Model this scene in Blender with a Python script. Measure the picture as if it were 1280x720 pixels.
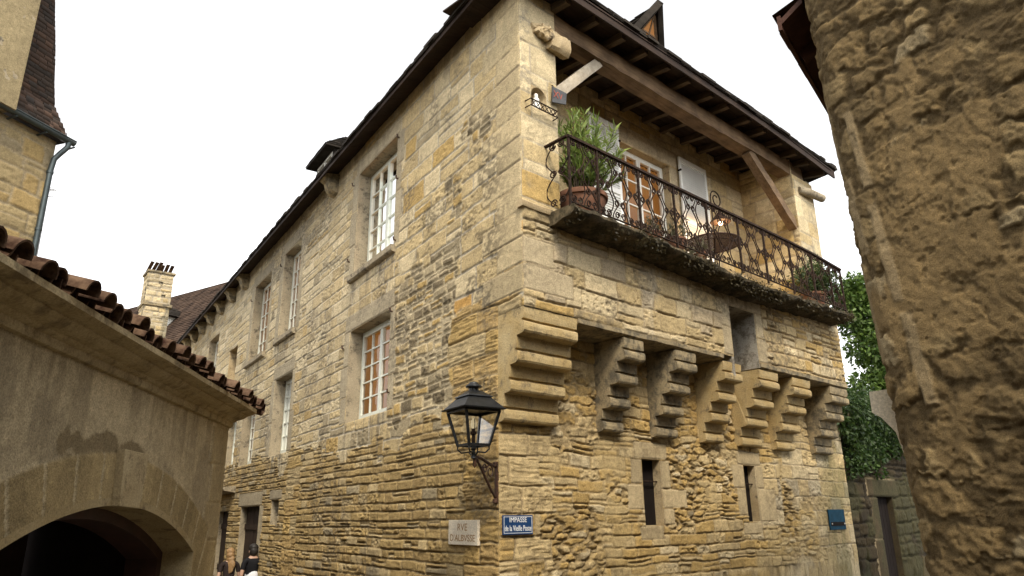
import bpy, bmesh, math, random
import numpy as np
from mathutils import Vector, Matrix, noise as mnoise

random.seed(7)
scene = bpy.context.scene
COL = scene.collection
for o_ in list(bpy.data.objects):
    bpy.data.objects.remove(o_)

# ------------------------------------------------------------------ camera
PITCH, ROLL = math.radians(17.7335), math.radians(-0.674)
CF = Vector((0, math.cos(PITCH), math.sin(PITCH)))
U0 = Vector((0, -math.sin(PITCH), math.cos(PITCH)))
R0 = Vector((1, 0, 0))
CR = R0 * math.cos(ROLL) + U0 * math.sin(ROLL)
CU = U0 * math.cos(ROLL) - R0 * math.sin(ROLL)
cd = bpy.data.cameras.new('camera')
cam = bpy.data.objects.new('camera', cd)
COL.objects.link(cam)
m = Matrix((CR, CU, -CF)).transposed().to_4x4()
m.translation = Vector((0, 0, 2.3))
cam.matrix_world = m
cd.sensor_width = 36
cd.lens = 36 * 900 / 1280
cd.clip_start = 0.05
cd.clip_end = 2000
scene.camera = cam

# ------------------------------------------------------------------ sky and sun
SUN_EL, SUN_AZ = math.radians(48), math.radians(169)     # azimuth clockwise from +Y
world = bpy.data.worlds.new('World')
scene.world = world
world.use_nodes = True
wn, wl = world.node_tree.nodes, world.node_tree.links
wn.clear()
sky = wn.new('ShaderNodeTexSky')
sky.sky_type = 'NISHITA'
sky.sun_disc = False
sky.sun_elevation = SUN_EL
sky.sun_rotation = SUN_AZ
sky.air_density = 1.0
sky.dust_density = 1.0
sky.ozone_density = 1.0
hs = wn.new('ShaderNodeHueSaturation')                   # overcast: the blue washed out of the sky
hs.inputs['Saturation'].default_value = 0.04
bg = wn.new('ShaderNodeBackground')
bg.inputs['Strength'].default_value = 0.15
wo = wn.new('ShaderNodeOutputWorld')
wl.new(sky.outputs[0], hs.inputs['Color'])
wl.new(hs.outputs[0], bg.inputs['Color'])
wl.new(bg.outputs[0], wo.inputs['Surface'])
sd = bpy.data.lights.new('sun', 'SUN')
sd.energy = 1.3
sd.angle = math.radians(14)
sd.color = (1.0, 0.88, 0.70)
sun = bpy.data.objects.new('sun', sd)
COL.objects.link(sun)
sdir = Vector((math.sin(SUN_AZ) * math.cos(SUN_EL), math.cos(SUN_AZ) * math.cos(SUN_EL), math.sin(SUN_EL)))
sun.rotation_euler = sdir.to_track_quat('Z', 'Y').to_euler()
sun.location = (0, -5, 30)

vs = scene.view_settings
vs.view_transform = 'Standard'
vs.look = 'None'
vs.gamma = 1.0
vs.exposure = 1.5
vs.use_curve_mapping = False

# ------------------------------------------------------------------ noise (numpy)
_rs = np.random.RandomState(11)
_T = _rs.rand(256, 256)
def vnoise(x, y):
    xi = np.floor(x).astype(np.int64); yi = np.floor(y).astype(np.int64)
    fx = x - xi; fy = y - yi
    fx = fx * fx * fx * (fx * (fx * 6 - 15) + 10); fy = fy * fy * fy * (fy * (fy * 6 - 15) + 10)
    a = _T[xi & 255, yi & 255]; b = _T[(xi + 1) & 255, yi & 255]
    c = _T[xi & 255, (yi + 1) & 255]; d = _T[(xi + 1) & 255, (yi + 1) & 255]
    return (a * (1 - fx) + b * fx) * (1 - fy) + (c * (1 - fx) + d * fx) * fy
def fbm(x, y, n=4, off=0.0):
    r = np.zeros_like(x); a = 1.0; t = 0.0
    for i in range(n):
        r += a * vnoise(x * 2 ** i + off + 17.3 * i, y * 2 ** i + off * 1.7 + 5.1 * i); t += a; a *= 0.5
    return r / t
def sstep(a, b, x):
    t = np.clip((x - a) / (b - a), 0, 1)
    return t * t * (3 - 2 * t)

# ------------------------------------------------------------------ frames
class Fr:
    def __init__(s, o, u, n):
        s.o = Vector(o); s.u = Vector(u).normalized(); s.n = Vector(n).normalized(); s.k = Vector((0, 0, 1))
    def p(s, a, z, o=0.0):
        return s.o + s.u * a + s.n * o + s.k * z
dL = Vector((-0.5446, 0.8387, 0)); nL = Vector((-0.8387, -0.5446, 0))
dR = Vector((0.7395, 0.6732, 0)); nR = Vector((0.6732, -0.7395, 0))
A0 = Vector((0.1453, 8.4988, 0))
FL = Fr(A0, dL, nL)
FR = Fr(A0, dR, nR)
DLOW = 0.6                                   # the ground floor wall of the alley side stands back this much
WORLD = Fr((0, 0, 0), (1, 0, 0), (0, -1, 0))

# ------------------------------------------------------------------ mesh collector
class MB:
    def __init__(s):
        s.v = []; s.f = []
    def add(s, vs_, fs_):
        b = len(s.v)
        s.v += [Vector(q) for q in vs_]
        s.f += [tuple(b + i for i in f) for f in fs_]
        return s
    def box8(s, q):
        return s.add(q, [(0, 1, 2, 3), (7, 6, 5, 4), (0, 4, 5, 1), (1, 5, 6, 2), (2, 6, 7, 3), (3, 7, 4, 0)])
    def fbox(s, fr, s0, s1, z0, z1, o0, o1, j=0.0):
        q = [fr.p(s0, z0, o0), fr.p(s1, z0, o0), fr.p(s1, z1, o0), fr.p(s0, z1, o0),
             fr.p(s0, z0, o1), fr.p(s1, z0, o1), fr.p(s1, z1, o1), fr.p(s0, z1, o1)]
        if j:
            q = [a + Vector((random.uniform(-j, j), random.uniform(-j, j), random.uniform(-j, j))) for a in q]
        return s.box8(q)
    def beam(s, a, b, w, h, up=(0, 0, 1), nseg=1, amp=0.0):
        a = Vector(a); b = Vector(b); d = (b - a).normalized(); up = Vector(up)
        x = d.cross(up).normalized() * (w / 2); y = x.cross(d).normalized() * (h / 2)
        rings = []
        for i in range(nseg + 1):
            c = a.lerp(b, i / nseg)
            r = [c - x - y, c + x - y, c + x + y, c - x + y]
            if amp:
                r = [q + Vector(mnoise.noise_vector(q * 3.1)) * amp for q in r]
            rings.append(r)
        vs_ = [q for r in rings for q in r]; fs_ = []
        for i in range(nseg):
            for k in range(4):
                fs_.append((4 * i + k, 4 * i + (k + 1) % 4, 4 * i + 4 + (k + 1) % 4, 4 * i + 4 + k))
        fs_ += [(3, 2, 1, 0), tuple(4 * nseg + k for k in range(4))]
        return s.add(vs_, fs_)
    def tube(s, pts, r, n=6, cap=True):
        pts = [Vector(p) for p in pts]
        rr = r if isinstance(r, (list, tuple)) else [r] * len(pts)
        t0 = (pts[1] - pts[0]).normalized()
        ref = Vector((0, 0, 1)) if abs(t0.z) < 0.9 else Vector((1, 0, 0))
        x = t0.cross(ref).normalized()
        vs_ = []; fs_ = []
        for i, p in enumerate(pts):
            t = (pts[min(i + 1, len(pts) - 1)] - pts[max(i - 1, 0)])
            if t.length < 1e-9: t = t0
            t.normalize()
            x = (x - t * x.dot(t)).normalized(); y = t.cross(x)
            for k in range(n):
                a = 2 * math.pi * k / n
                vs_.append(p + (x * math.cos(a) + y * math.sin(a)) * rr[i])
        for i in range(len(pts) - 1):
            for k in range(n):
                fs_.append((i * n + k, i * n + (k + 1) % n, (i + 1) * n + (k + 1) % n, (i + 1) * n + k))
        if cap:
            fs_ += [tuple(reversed(range(n))), tuple((len(pts) - 1) * n + k for k in range(n))]
        return s.add(vs_, fs_)
    def lathe(s, c, prof, n=24, sq=None):
        c = Vector(c); vs_ = []; fs_ = []
        for r, z in prof:
            for k in range(n):
                a = 2 * math.pi * k / n
                vs_.append(c + Vector((r * math.cos(a), r * math.sin(a), z)))
        for i in range(len(prof) - 1):
            for k in range(n):
                fs_.append((i * n + k, i * n + (k + 1) % n, (i + 1) * n + (k + 1) % n, (i + 1) * n + k))
        fs_ += [tuple(reversed(range(n))), tuple((len(prof) - 1) * n + k for k in range(n))]
        return s.add(vs_, fs_)
    def frustum(s, c, ax, ay, h0, h1, z0, z1, hy0=None, hy1=None):
        hy0 = h0 if hy0 is None else hy0; hy1 = h1 if hy1 is None else hy1
        c = Vector(c); q = []
        for h, hy, z in ((h0, hy0, z0), (h1, hy1, z1)):
            for i, j in ((-1, -1), (1, -1), (1, 1), (-1, 1)):
                q.append(c + ax * (h * i) + ay * (hy * j) + Vector((0, 0, z)))
        return s.box8(q)
    def extrude(s, fr, prof, s0, s1, nseg=6, amp=0.0, freq=4.0, dirn=None, sag=None):
        """prof: (o, z) outline; dirn replaces the outward axis"""
        n = len(prof); vs_ = []; fs_ = []
        nv = Vector(dirn) if dirn is not None else fr.n
        for i in range(nseg + 1):
            a = s0 + (s1 - s0) * i / nseg
            for (o, z) in prof:
                q = fr.o + fr.u * a + nv * o + Vector((0, 0, z))
                if sag: q.z += sag(a)
                if amp: q = q + Vector(mnoise.noise_vector(q * freq)) * amp + Vector(mnoise.noise_vector(q * freq * 3.1)) * amp * .45
                vs_.append(q)
        for i in range(nseg):
            for k in range(n):
                fs_.append((i * n + k, i * n + (k + 1) % n, (i + 1) * n + (k + 1) % n, (i + 1) * n + k))
        fs_ += [tuple(reversed(range(n))), tuple(nseg * n + k for k in range(n))]
        return s.add(vs_, fs_)
    def build(s, name, mat, parent=None, smooth=False, bevel=0.0, label=None, kind=None):
        me = bpy.data.meshes.new(name)
        off = wloc(parent)
        me.from_pydata([tuple(q - off) for q in s.v], [], s.f)
        bm = bmesh.new(); bm.from_mesh(me)
        if bevel:
            eds = [e for e in bm.edges if len(e.link_faces) == 2 and e.calc_face_angle(0) > 0.5]
            bmesh.ops.bevel(bm, geom=eds, offset=bevel, segments=2, affect='EDGES', profile=0.6, clamp_overlap=True)
        bmesh.ops.recalc_face_normals(bm, faces=bm.faces)
        bm.to_mesh(me); bm.free()
        if smooth:
            me.shade_smooth()
            me.set_sharp_from_angle(angle=math.radians(40))
        me.materials.append(mat)
        ob = bpy.data.objects.new(name, me)
        COL.objects.link(ob)
        if parent: ob.parent = parent
        if label: ob['label'] = label
        if kind: ob['kind'] = kind
        return ob

def wloc(p):
    v = Vector((0, 0, 0))
    while p is not None:
        v += p.location; p = p.parent
    return v
def tag(o, label, cat, group=None, kind=None):
    if label: o['label'] = label
    if cat: o['category'] = cat
    if group: o['group'] = group
    if kind: o['kind'] = kind
    return o
def thing(name, label, cat, loc, group=None):
    o = bpy.data.objects.new(name, None)
    o.empty_display_size = 0.3
    COL.objects.link(o); o.location = loc
    return tag(o, label, cat, group)

# ------------------------------------------------------------------ materials
def newmat(name):
    mt = bpy.data.materials.new(name); mt.use_nodes = True
    nt = mt.node_tree
    return mt, nt.nodes, nt.links, nt.nodes['Principled BSDF']
def N(nodes, t, **kw):
    n = nodes.new(t)
    for k, v in kw.items(): setattr(n, k, v)
    return n
def noise_node(nodes, links, scale, detail=6, rough=.6, vec=None):
    n = nodes.new('ShaderNodeTexNoise'); n.inputs['Scale'].default_value = scale
    n.inputs['Detail'].default_value = detail; n.inputs['Roughness'].default_value = rough
    if vec is not None: links.new(vec, n.inputs['Vector'])
    return n
def ramp(nodes, links, src, stops):
    r = nodes.new('ShaderNodeValToRGB'); el = r.color_ramp.elements
    while len(el) < len(stops): el.new(0.5)
    for e, (p, c) in zip(el, stops):
        e.position = p; e.color = (c[0], c[1], c[2], 1) if not isinstance(c, (int, float)) else (c, c, c, 1)
    links.new(src, r.inputs['Fac']); return r
def mix(nodes, links, mode, fac, a, b):
    x = nodes.new('ShaderNodeMix'); x.data_type = 'RGBA'; x.blend_type = mode
    for sock, v in ((x.inputs[0], fac), (x.inputs[6], a), (x.inputs[7], b)):
        if isinstance(v, (int, float)): sock.default_value = v
        elif isinstance(v, tuple): sock.default_value = (*v, 1)
        else: links.new(v, sock)
    return x.outputs[2]
def bump(nodes, links, bs, h, dist, strength=1.0):
    b = nodes.new('ShaderNodeBump'); b.inputs['Distance'].default_value = dist; b.inputs['Strength'].default_value = strength
    links.new(h, b.inputs['Height']); links.new(b.outputs[0], bs.inputs['Normal'])
def posn(nodes):
    return nodes.new('ShaderNodeNewGeometry').outputs['Position']

def m_masonry(name, fine=70, dist=.012):
    mt, nd, lk, bs = newmat(name)
    at = N(nd, 'ShaderNodeAttribute', attribute_name='Col')
    p = posn(nd)
    n1 = noise_node(nd, lk, fine, 8, .7, p); n2 = noise_node(nd, lk, 14, 8, .65, p)
    r1 = ramp(nd, lk, n1.outputs[0], [(.3, .52), (.7, 1.38)])
    r2 = ramp(nd, lk, n2.outputs[0], [(.3, .78), (.72, 1.18)])
    c = mix(nd, lk, 'MULTIPLY', 1.0, at.outputs[0], r1.outputs[0])
    c = mix(nd, lk, 'MULTIPLY', 1.0, c, r2.outputs[0])
    lk.new(c, bs.inputs['Base Color'])
    bs.inputs['Roughness'].default_value = .93; bs.inputs['Specular IOR Level'].default_value = .2
    hh = N(nd, 'ShaderNodeMath', operation='ADD'); lk.new(n1.outputs[0], hh.inputs[0]); lk.new(n2.outputs[0], hh.inputs[1])
    bump(nd, lk, bs, hh.outputs[0], dist)
    return mt
def m_stone(name, c1, c2, stain=(.06, .05, .04), amount=.4, sc=1.0, dist=.012, bands=0.0):
    mt, nd, lk, bs = newmat(name)
    p = posn(nd)
    n0 = noise_node(nd, lk, 2.3 * sc, 6, .6, p); n1 = noise_node(nd, lk, 60 * sc, 8, .7, p); n3 = noise_node(nd, lk, 5.5 * sc, 9, .75, p)
    base = ramp(nd, lk, n0.outputs[0], [(.35, c1), (.65, c2)])
    r1 = ramp(nd, lk, n1.outputs[0], [(.3, .65), (.7, 1.25)])
    c = mix(nd, lk, 'MULTIPLY', 1.0, base.outputs[0], r1.outputs[0])
    st = ramp(nd, lk, n3.outputs[0], [(.62 - .3 * amount, 0.0), (.72 - .25 * amount, 1.0)])
    sf = N(nd, 'ShaderNodeMath', operation='MULTIPLY'); lk.new(st.outputs[0], sf.inputs[0]); sf.inputs[1].default_value = .8 if amount > 0 else 0
    c = mix(nd, lk, 'MIX', sf.outputs[0], c, stain)
    lk.new(c, bs.inputs['Base Color'])
    bs.inputs['Roughness'].default_value = .93; bs.inputs['Specular IOR Level'].default_value = .2
    hh = N(nd, 'ShaderNodeMath', operation='ADD'); lk.new(n1.outputs[0], hh.inputs[0]); lk.new(n3.outputs[0], hh.inputs[1])
    bump(nd, lk, bs, hh.outputs[0], dist)
    return mt
def m_wood(name, c1, c2, axis=None, sc=8.0, rough=.75):
    mt, nd, lk, bs = newmat(name)
    mp = N(nd, 'ShaderNodeMapping'); lk.new(posn(nd), mp.inputs['Vector'])
    if axis is not None:
        q = Vector(axis).to_track_quat('X', 'Z').inverted().to_euler()
        mp.vector_type = 'POINT'; mp.inputs['Rotation'].default_value = q
    ms = N(nd, 'ShaderNodeMapping'); lk.new(mp.outputs[0], ms.inputs['Vector']); ms.inputs['Scale'].default_value = (.12, 1, 1)
    n0 = noise_node(nd, lk, sc * 2.5, 8, .7, ms.outputs[0]); n1 = noise_node(nd, lk, sc * .4, 4, .5, posn(nd))
    r = ramp(nd, lk, n0.outputs[0], [(.3, c1), (.7, c2)])
    r1 = ramp(nd, lk, n1.outputs[0], [(.3, .6), (.7, 1.25)])
    lk.new(mix(nd, lk, 'MULTIPLY', 1.0, r.outputs[0], r1.outputs[0]), bs.inputs['Base Color'])
    bs.inputs['Roughness'].default_value = rough; bs.inputs['Specular IOR Level'].default_value = .25
    bump(nd, lk, bs, n0.outputs[0], .006)
    return mt
def m_plain(name, c, rough=.6, var=.2, metal=0.0, sc=6.0, dist=.002, c2=None):
    mt, nd, lk, bs = newmat(name)
    n0 = noise_node(nd, lk, sc, 8, .65, posn(nd))
    a = tuple(x * (1 - var) for x in c); b = c2 if c2 else tuple(min(1, x * (1 + var)) for x in c)
    r = ramp(nd, lk, n0.outputs[0], [(.35, a), (.66, b)])
    lk.new(r.outputs[0], bs.inputs['Base Color'])
    bs.inputs['Roughness'].default_value = rough; bs.inputs['Metallic'].default_value = metal
    if rough >= .8: bs.inputs['Specular IOR Level'].default_value = .12
    bump(nd, lk, bs, n0.outputs[0], dist)
    return mt
def m_attr(name, rough=.6, trans=0.0, fine=30):
    mt, nd, lk, bs = newmat(name)
    at = N(nd, 'ShaderNodeAttribute', attribute_name='Col')
    n0 = noise_node(nd, lk, fine, 5, .6, posn(nd)); r = ramp(nd, lk, n0.outputs[0], [(.3, .75), (.7, 1.2)])
    c = mix(nd, lk, 'MULTIPLY', 1.0, at.outputs[0], r.outputs[0])
    lk.new(c, bs.inputs['Base Color']); bs.inputs['Roughness'].default_value = rough
    if trans:
        tr = N(nd, 'ShaderNodeBsdfTranslucent'); lk.new(c, tr.inputs['Color'])
        mx = N(nd, 'ShaderNodeMixShader'); mx.inputs[0].default_value = trans
        lk.new(bs.outputs[0], mx.inputs[1]); lk.new(tr.outputs[0], mx.inputs[2])
        lk.new(mx.outputs[0], nd['Material Output'].inputs['Surface'])
    return mt
def m_glass(name, ior=1.6, tint=(.93, .95, .93)):
    mt, nd, lk, bs = newmat(name)
    nd.remove(bs)
    t = N(nd, 'ShaderNodeBsdfTransparent'); t.inputs[0].default_value = (*tint, 1)
    g = N(nd, 'ShaderNodeBsdfGlossy'); g.inputs['Roughness'].default_value = .03
    fz = N(nd, 'ShaderNodeFresnel'); fz.inputs['IOR'].default_value = ior
    n0 = noise_node(nd, lk, 1.6, 2, .5, posn(nd))
    b = N(nd, 'ShaderNodeBump'); b.inputs['Distance'].default_value = .03; b.inputs['Strength'].default_value = .4
    lk.new(n0.outputs[0], b.inputs['Height']); lk.new(b.outputs[0], g.inputs['Normal'])
    mx = N(nd, 'ShaderNodeMixShader')
    lk.new(fz.outputs[0], mx.inputs[0]); lk.new(t.outputs[0], mx.inputs[1]); lk.new(g.outputs[0], mx.inputs[2])
    lk.new(mx.outputs[0], nd['Material Output'].inputs['Surface'])
    return mt
def m_lit(name, c, e, es, sc=5.0):
    mt, nd, lk, bs = newmat(name)
    n0 = noise_node(nd, lk, sc, 4, .6, posn(nd))
    r = ramp(nd, lk, n0.outputs[0], [(.3, tuple(x * .5 for x in c)), (.7, c)])
    lk.new(r.outputs[0], bs.inputs['Base Color']); bs.inputs['Roughness'].default_value = .8
    bs.inputs['Emission Color'].default_value = (*e, 1); bs.inputs['Emission Strength'].default_value = es
    return mt

M = {}
M['masonry'] = m_masonry('masonry')
M['rubble'] = m_masonry('near_rubble', fine=150, dist=.013)
M['ashlar'] = m_stone('dressed_stone', (.40, .30, .165), (.50, .40, .25), amount=.25)
M['ashlar_grey'] = m_stone('grey_dressed_stone', (.30, .25, .17), (.38, .32, .22), amount=.35)
M['corbel'] = m_stone('corbel_stone', (.42, .30, .13), (.50, .39, .21), stain=(.12, .10, .07), amount=.3)
M['corbel_grey'] = m_stone('weathered_corbel_stone', (.30, .24, .145), (.40, .32, .19), stain=(.085, .078, .062), amount=.55)
M['slab'] = m_stone('mossy_slab', (.06, .046, .028), (.20, .155, .09), stain=(.025, .023, .012), amount=.62, dist=.04)
M['lime'] = m_stone('pale_limestone', (.60, .52, .38), (.70, .62, .48), amount=0, dist=.004)
M['cream'] = m_stone('cream_cornice_stone', (.39, .305, .17), (.48, .39, .235), stain=(.16, .12, .07), amount=.42, dist=.010)
M['beam'] = m_wood('old_beam', (.10, .06, .032), (.22, .145, .08), axis=dR)
M['rafter'] = m_wood('old_rafter', (.05, .034, .02), (.13, .09, .055), axis=nR)
M['grey_wood'] = m_wood('bleached_brace', (.30, .25, .18), (.46, .40, .31), axis=(.8, 0, .6))
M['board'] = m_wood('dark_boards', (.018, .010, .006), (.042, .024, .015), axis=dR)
M['darkwood'] = m_wood('dark_door_wood', (.02, .012, .008), (.045, .025, .016), axis=(0, 0, 1))
M['slate'] = m_plain('stone_slates', (.028, .023, .018), .85, .5, sc=3.0, dist=.02)
M['iron'] = m_plain('wrought_iron', (.014, .011, .009), .8, .5, metal=0, sc=25, c2=(.05, .028, .018))
M['rust'] = m_plain('rusted_iron', (.035, .018, .012), .7, .5, metal=.2, sc=30, c2=(.10, .045, .022))
M['lantern_metal'] = m_plain('lantern_metal', (.03, .032, .034), .35, .3, metal=.6, sc=12)
M['white_paint'] = m_plain('white_paint', (.74, .73, .66), .5, .06, sc=10)
M['green_white'] = m_plain('weathered_window_paint', (.62, .64, .56), .5, .08, sc=12)
M['shutter'] = m_plain('shutter_paint', (.80, .79, .74), .55, .05, sc=8)
M['glass'] = m_glass('window_glass', 1.30)
M['lampglass'] = m_glass('lantern_glass', 1.12, (.96, .96, .95))
M['curtain'] = m_lit('warm_interior', (.26, .12, .035), (.50, .20, .045), .14, sc=1.6)
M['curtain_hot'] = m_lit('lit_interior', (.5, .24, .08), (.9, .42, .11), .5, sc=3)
M['sky_glare'] = m_lit('sky_glare_white', (.92, .92, .90), (1, .99, .95), 1.3, sc=14)  # glowing white in place of the sky reflected in the panes
M['dark'] = m_plain('unlit_interior', (.012, .009, .008), .9, .2)
M['terracotta'] = m_plain('terracotta', (.20, .10, .062), .8, .35, sc=7, dist=.006)
M['soil'] = m_plain('soil', (.03, .022, .015), .95, .3, sc=30, dist=.01)
M['leaf'] = m_attr('leaves', .55, .35)
M['bark'] = m_plain('bark', (.06, .045, .03), .9, .3, sc=20, dist=.01)
M['zinc'] = m_plain('zinc', (.05, .065, .068), .45, .25, metal=.5, sc=4)
M['tile'] = m_plain('canal_tile', (.05, .019, .012), .95, .55, sc=9, dist=.012, c2=(.15, .095, .06))
M['flat_tile'] = m_attr('flat_roof_tile', .85, 0, 25)
M['blue'] = m_plain('blue_enamel', (.012, .045, .13), .3, .12, sc=5)
M['teal'] = m_plain('blue_plaque', (.012, .05, .085), .85, .25, sc=8)
M['white'] = m_plain('white_enamel', (.78, .78, .76), .4, .04)
M['gilt'] = m_plain('ochre_engraving', (.30, .165, .055), .7, .1)
M['redpaint'] = m_plain('faded_red_paint', (.30, .085, .06), .8, .2, sc=20)
M['slateboard'] = m_plain('slate_board', (.055, .055, .058), .7, .3, sc=12)
M['brass'] = m_plain('brass', (.5, .32, .1), .3, .1, metal=.8)

# ------------------------------------------------------------------ masonry generator
CREAM = (.50, .385, .205); GOLD = (.45, .31, .12); PALE = (.57, .465, .285); GREY = (.35, .285, .175); ORAN = (.48, .28, .085); DARK = (.19, .15, .09)
MORT = (.39, .31, .195)
def layer(S, Z, seed, ch, cl, joint, edge, relief, warp=.015, split=.15, rough=.006, pal=((CREAM, 4), (GOLD, 2), (PALE, 2), (GREY, 1)), mort=MORT, bed=0.0, pit=.3, crack=1.0):
    rs = np.random.RandomState(seed)
    Zw = Z + warp * 5 * (fbm(S * .35, Z * .5, 3, seed) - .5) + warp * 1.6 * (vnoise(S * 2.3 + seed, Z * 3) - .5) + warp * .7 * (vnoise(S * 9 + seed, Z * 9) - .5)
    Sw = S + warp * 2.2 * (vnoise(S * 3 + 7 + seed, Z * 4) - .5) + warp * (vnoise(S * 11 + 7 + seed, Z * 11) - .5)
    zmin, zmax = Zw.min() - .3, Zw.max() + .3
    zb = [zmin]
    while zb[-1] < zmax: zb.append(zb[-1] + rs.uniform(*ch))
    zb = np.array(zb)
    ci = np.clip(np.searchsorted(zb, Zw) - 1, 0, len(zb) - 2)
    z0 = zb[ci]; z1 = zb[ci + 1]
    s0 = np.zeros_like(S); s1 = np.zeros_like(S); ident = np.zeros(S.shape, np.int64)
    smin, smax = Sw.min() - 1.5, Sw.max() + 1.5
    base = 0
    for c in range(len(zb) - 1):
        mk = ci == c
        hgt = zb[c + 1] - zb[c]
        sb = [smin + rs.uniform(0, 1)]
        while sb[-1] < smax: sb.append(sb[-1] + rs.uniform(*cl))
        sb = np.array(sb); n = len(sb)
        sp = rs.rand(n) < split; fr = rs.uniform(.35, .65, n)
        if mk.any():
            k = np.clip(np.searchsorted(sb, Sw[mk]) - 1, 0, n - 2)
            s0[mk] = sb[k]; s1[mk] = sb[k + 1]
            idv = base + k * 2
            zm = zb[c] + hgt * fr[k]
            up = Zw[mk] > zm; ss = sp[k]
            a = z0[mk]; b = z1[mk]
            a = np.where(ss & up, zm, a); b = np.where(ss & ~up, zm, b)
            z0[mk] = a; z1[mk] = b
            ident[mk] = idv + (ss & up)
        base += 2 * n
    R = rs.rand(base + 4, 6)
    q = R[ident]
    ds = np.minimum(Sw - s0, s1 - Sw); dz = np.minimum(Zw - z0, z1 - Zw)
    rc = edge * 1.6
    d = rc - np.sqrt(np.maximum(rc - ds, 0) ** 2 + np.maximum(rc - dz, 0) ** 2)
    d = np.where((ds > rc) & (dz > rc), np.minimum(ds, dz), d)
    jn = joint * (.3 + 1.4 * fbm(S * 4, Z * 4, 3, seed + 5))
    t = np.clip((d - jn * .5) / edge, 0, 1); sm = t * t * (3 - 2 * t)
    f1 = fbm(S * 9, Z * 14, 4, seed + 2); f2 = fbm(S * 32, Z * 36, 3, seed + 9)
    er = .6 + 1.6 * (q[..., 4] > .72)
    h = sm * relief * (.75 + .5 * q[..., 0]) + sm * (q[..., 1] - .5) * relief * .9 + rough * er * (f1 - .5) * 2.2 + rough * .6 * (f2 - .5) * 2
    # stones tip a little out of plane
    h += sm * ((Zw - z0) / np.maximum(z1 - z0, .02) - .5) * (q[..., 5] - .5) * relief * .6
    if pit > 0:
        pm = sstep(.66, .76, fbm(S * 26, Z * 30, 2, seed + 31)) * (q[..., 4] > 1 - pit)
        h -= pm * rough * 2.2 * sm
    ck = sstep(joint * .55 + .006, 0, d) * sstep(.50, .62, fbm(S * 2.6, Z * 4, 3, seed + 41))
    h -= crack * ck * min(.034, relief * 1.5)
    if bed > 0:
        bn = fbm(S * 1.6 + q[..., 2] * 50, Z * 26 + 8 * q[..., 3], 3, seed + 3)
        h += bed * sm * (bn - .5) * 2 - bed * 1.3 * sstep(.60, .68, bn) * sm
    ws = np.array([w for _, w in pal], float); cs = np.cumsum(ws / ws.sum())
    pi_ = np.clip(np.searchsorted(cs, q[..., 2]), 0, len(pal) - 1)
    pc = np.array([c for c, _ in pal])
    col = pc[pi_] * (.86 + .26 * q[..., 3])[..., None]
    col = col * (.82 + .36 * fbm(S * 5, Z * 7, 4, seed + 4))[..., None]
    mc = np.array(mort) * (.8 + .4 * fbm(S * 7, Z * 7, 3, seed + 6))[..., None]
    col = mc * (1 - sm[..., None]) + col * sm[..., None]
    return h, col, q, sm

def rubble(S, Z, seed, cw, chh, joint, edge, relief, rough, pal, mort):
    rs = np.random.RandomState(seed)
    G = rs.rand(256, 256, 6)
    X = S / cw + .5 * (fbm(S * 2, Z * 2, 3, seed) - .5) / cw * .3; Y = Z / chh + .35 * (fbm(S * 1.5, Z * 2.5, 3, seed + 8) - .5) / chh * .3
    Y = Y + .30 * (vnoise(S * 9, Z * 9) - .5) + .22 * (vnoise(S * 24, Z * 24) - .5); X = X + .25 * (vnoise(S * 9 + 50, Z * 9) - .5) + .14 * (vnoise(S * 24 + 50, Z * 24) - .5)
    X = X + .5 * (np.floor(Y).astype(int) % 2)
    xi = np.floor(X).astype(int); yi = np.floor(Y).astype(int)
    f1 = np.full(S.shape, 9.0); f2 = np.full(S.shape, 9.0); bi = np.zeros(S.shape, int); bj = np.zeros(S.shape, int)
    for i in (-1, 0, 1):
        for j in (-1, 0, 1):
            g = G[(xi + i) & 255, (yi + j) & 255]
            dx = xi + i + .5 + (g[..., 0] - .5) * .95 - X; dy = yi + j + .5 + (g[..., 1] - .5) * .50 - Y
            dd = np.sqrt(np.abs(dx) ** 2.6 * .85 + np.abs(dy) ** 2.6) ** (2 / 2.6) / (.8 + .45 * g[..., 2])
            n1 = dd < f1
            f2 = np.where(n1, f1, np.minimum(f2, dd)); bi = np.where(n1, (xi + i) & 255, bi); bj = np.where(n1, (yi + j) & 255, bj)
            f1 = np.where(n1, dd, f1)
    q = G[bi, bj]
    d = (f2 - f1) * .5 * chh
    jn = joint * (.4 + 1.2 * fbm(S * 4, Z * 4, 3, seed + 5))
    t = np.clip((d - jn * .5) / edge, 0, 1); sm = t * t * (3 - 2 * t)
    n1 = fbm(S * 10, Z * 14, 4, seed + 2); n2 = fbm(S * 34, Z * 40, 3, seed + 9)
    ck = sstep(joint * .6 + .007, 0, d) * sstep(.46, .58, fbm(S * 2.6, Z * 4, 3, seed + 41))
    h = sm * relief * (.6 + .8 * q[..., 4]) - ck * .032 + rough * (n1 - .5) * 2.4 + rough * .8 * (n2 - .5) * 2
    ws = np.array([w for _, w in pal], float); cs = np.cumsum(ws / ws.sum())
    pi_ = np.clip(np.searchsorted(cs, q[..., 5]), 0, len(pal) - 1)
    col = np.array([c for c, _ in pal])[pi_] * (.82 + .36 * q[..., 3])[..., None]
    col = col * (.8 + .4 * fbm(S * 6, Z * 8, 4, seed + 4))[..., None]
    mc = np.array(mort) * (.8 + .4 * fbm(S * 7, Z * 7, 3, seed + 6))[..., None]
    col = mc * (1 - sm[..., None]) + col * sm[..., None]
    return h, col, q, sm

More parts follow.
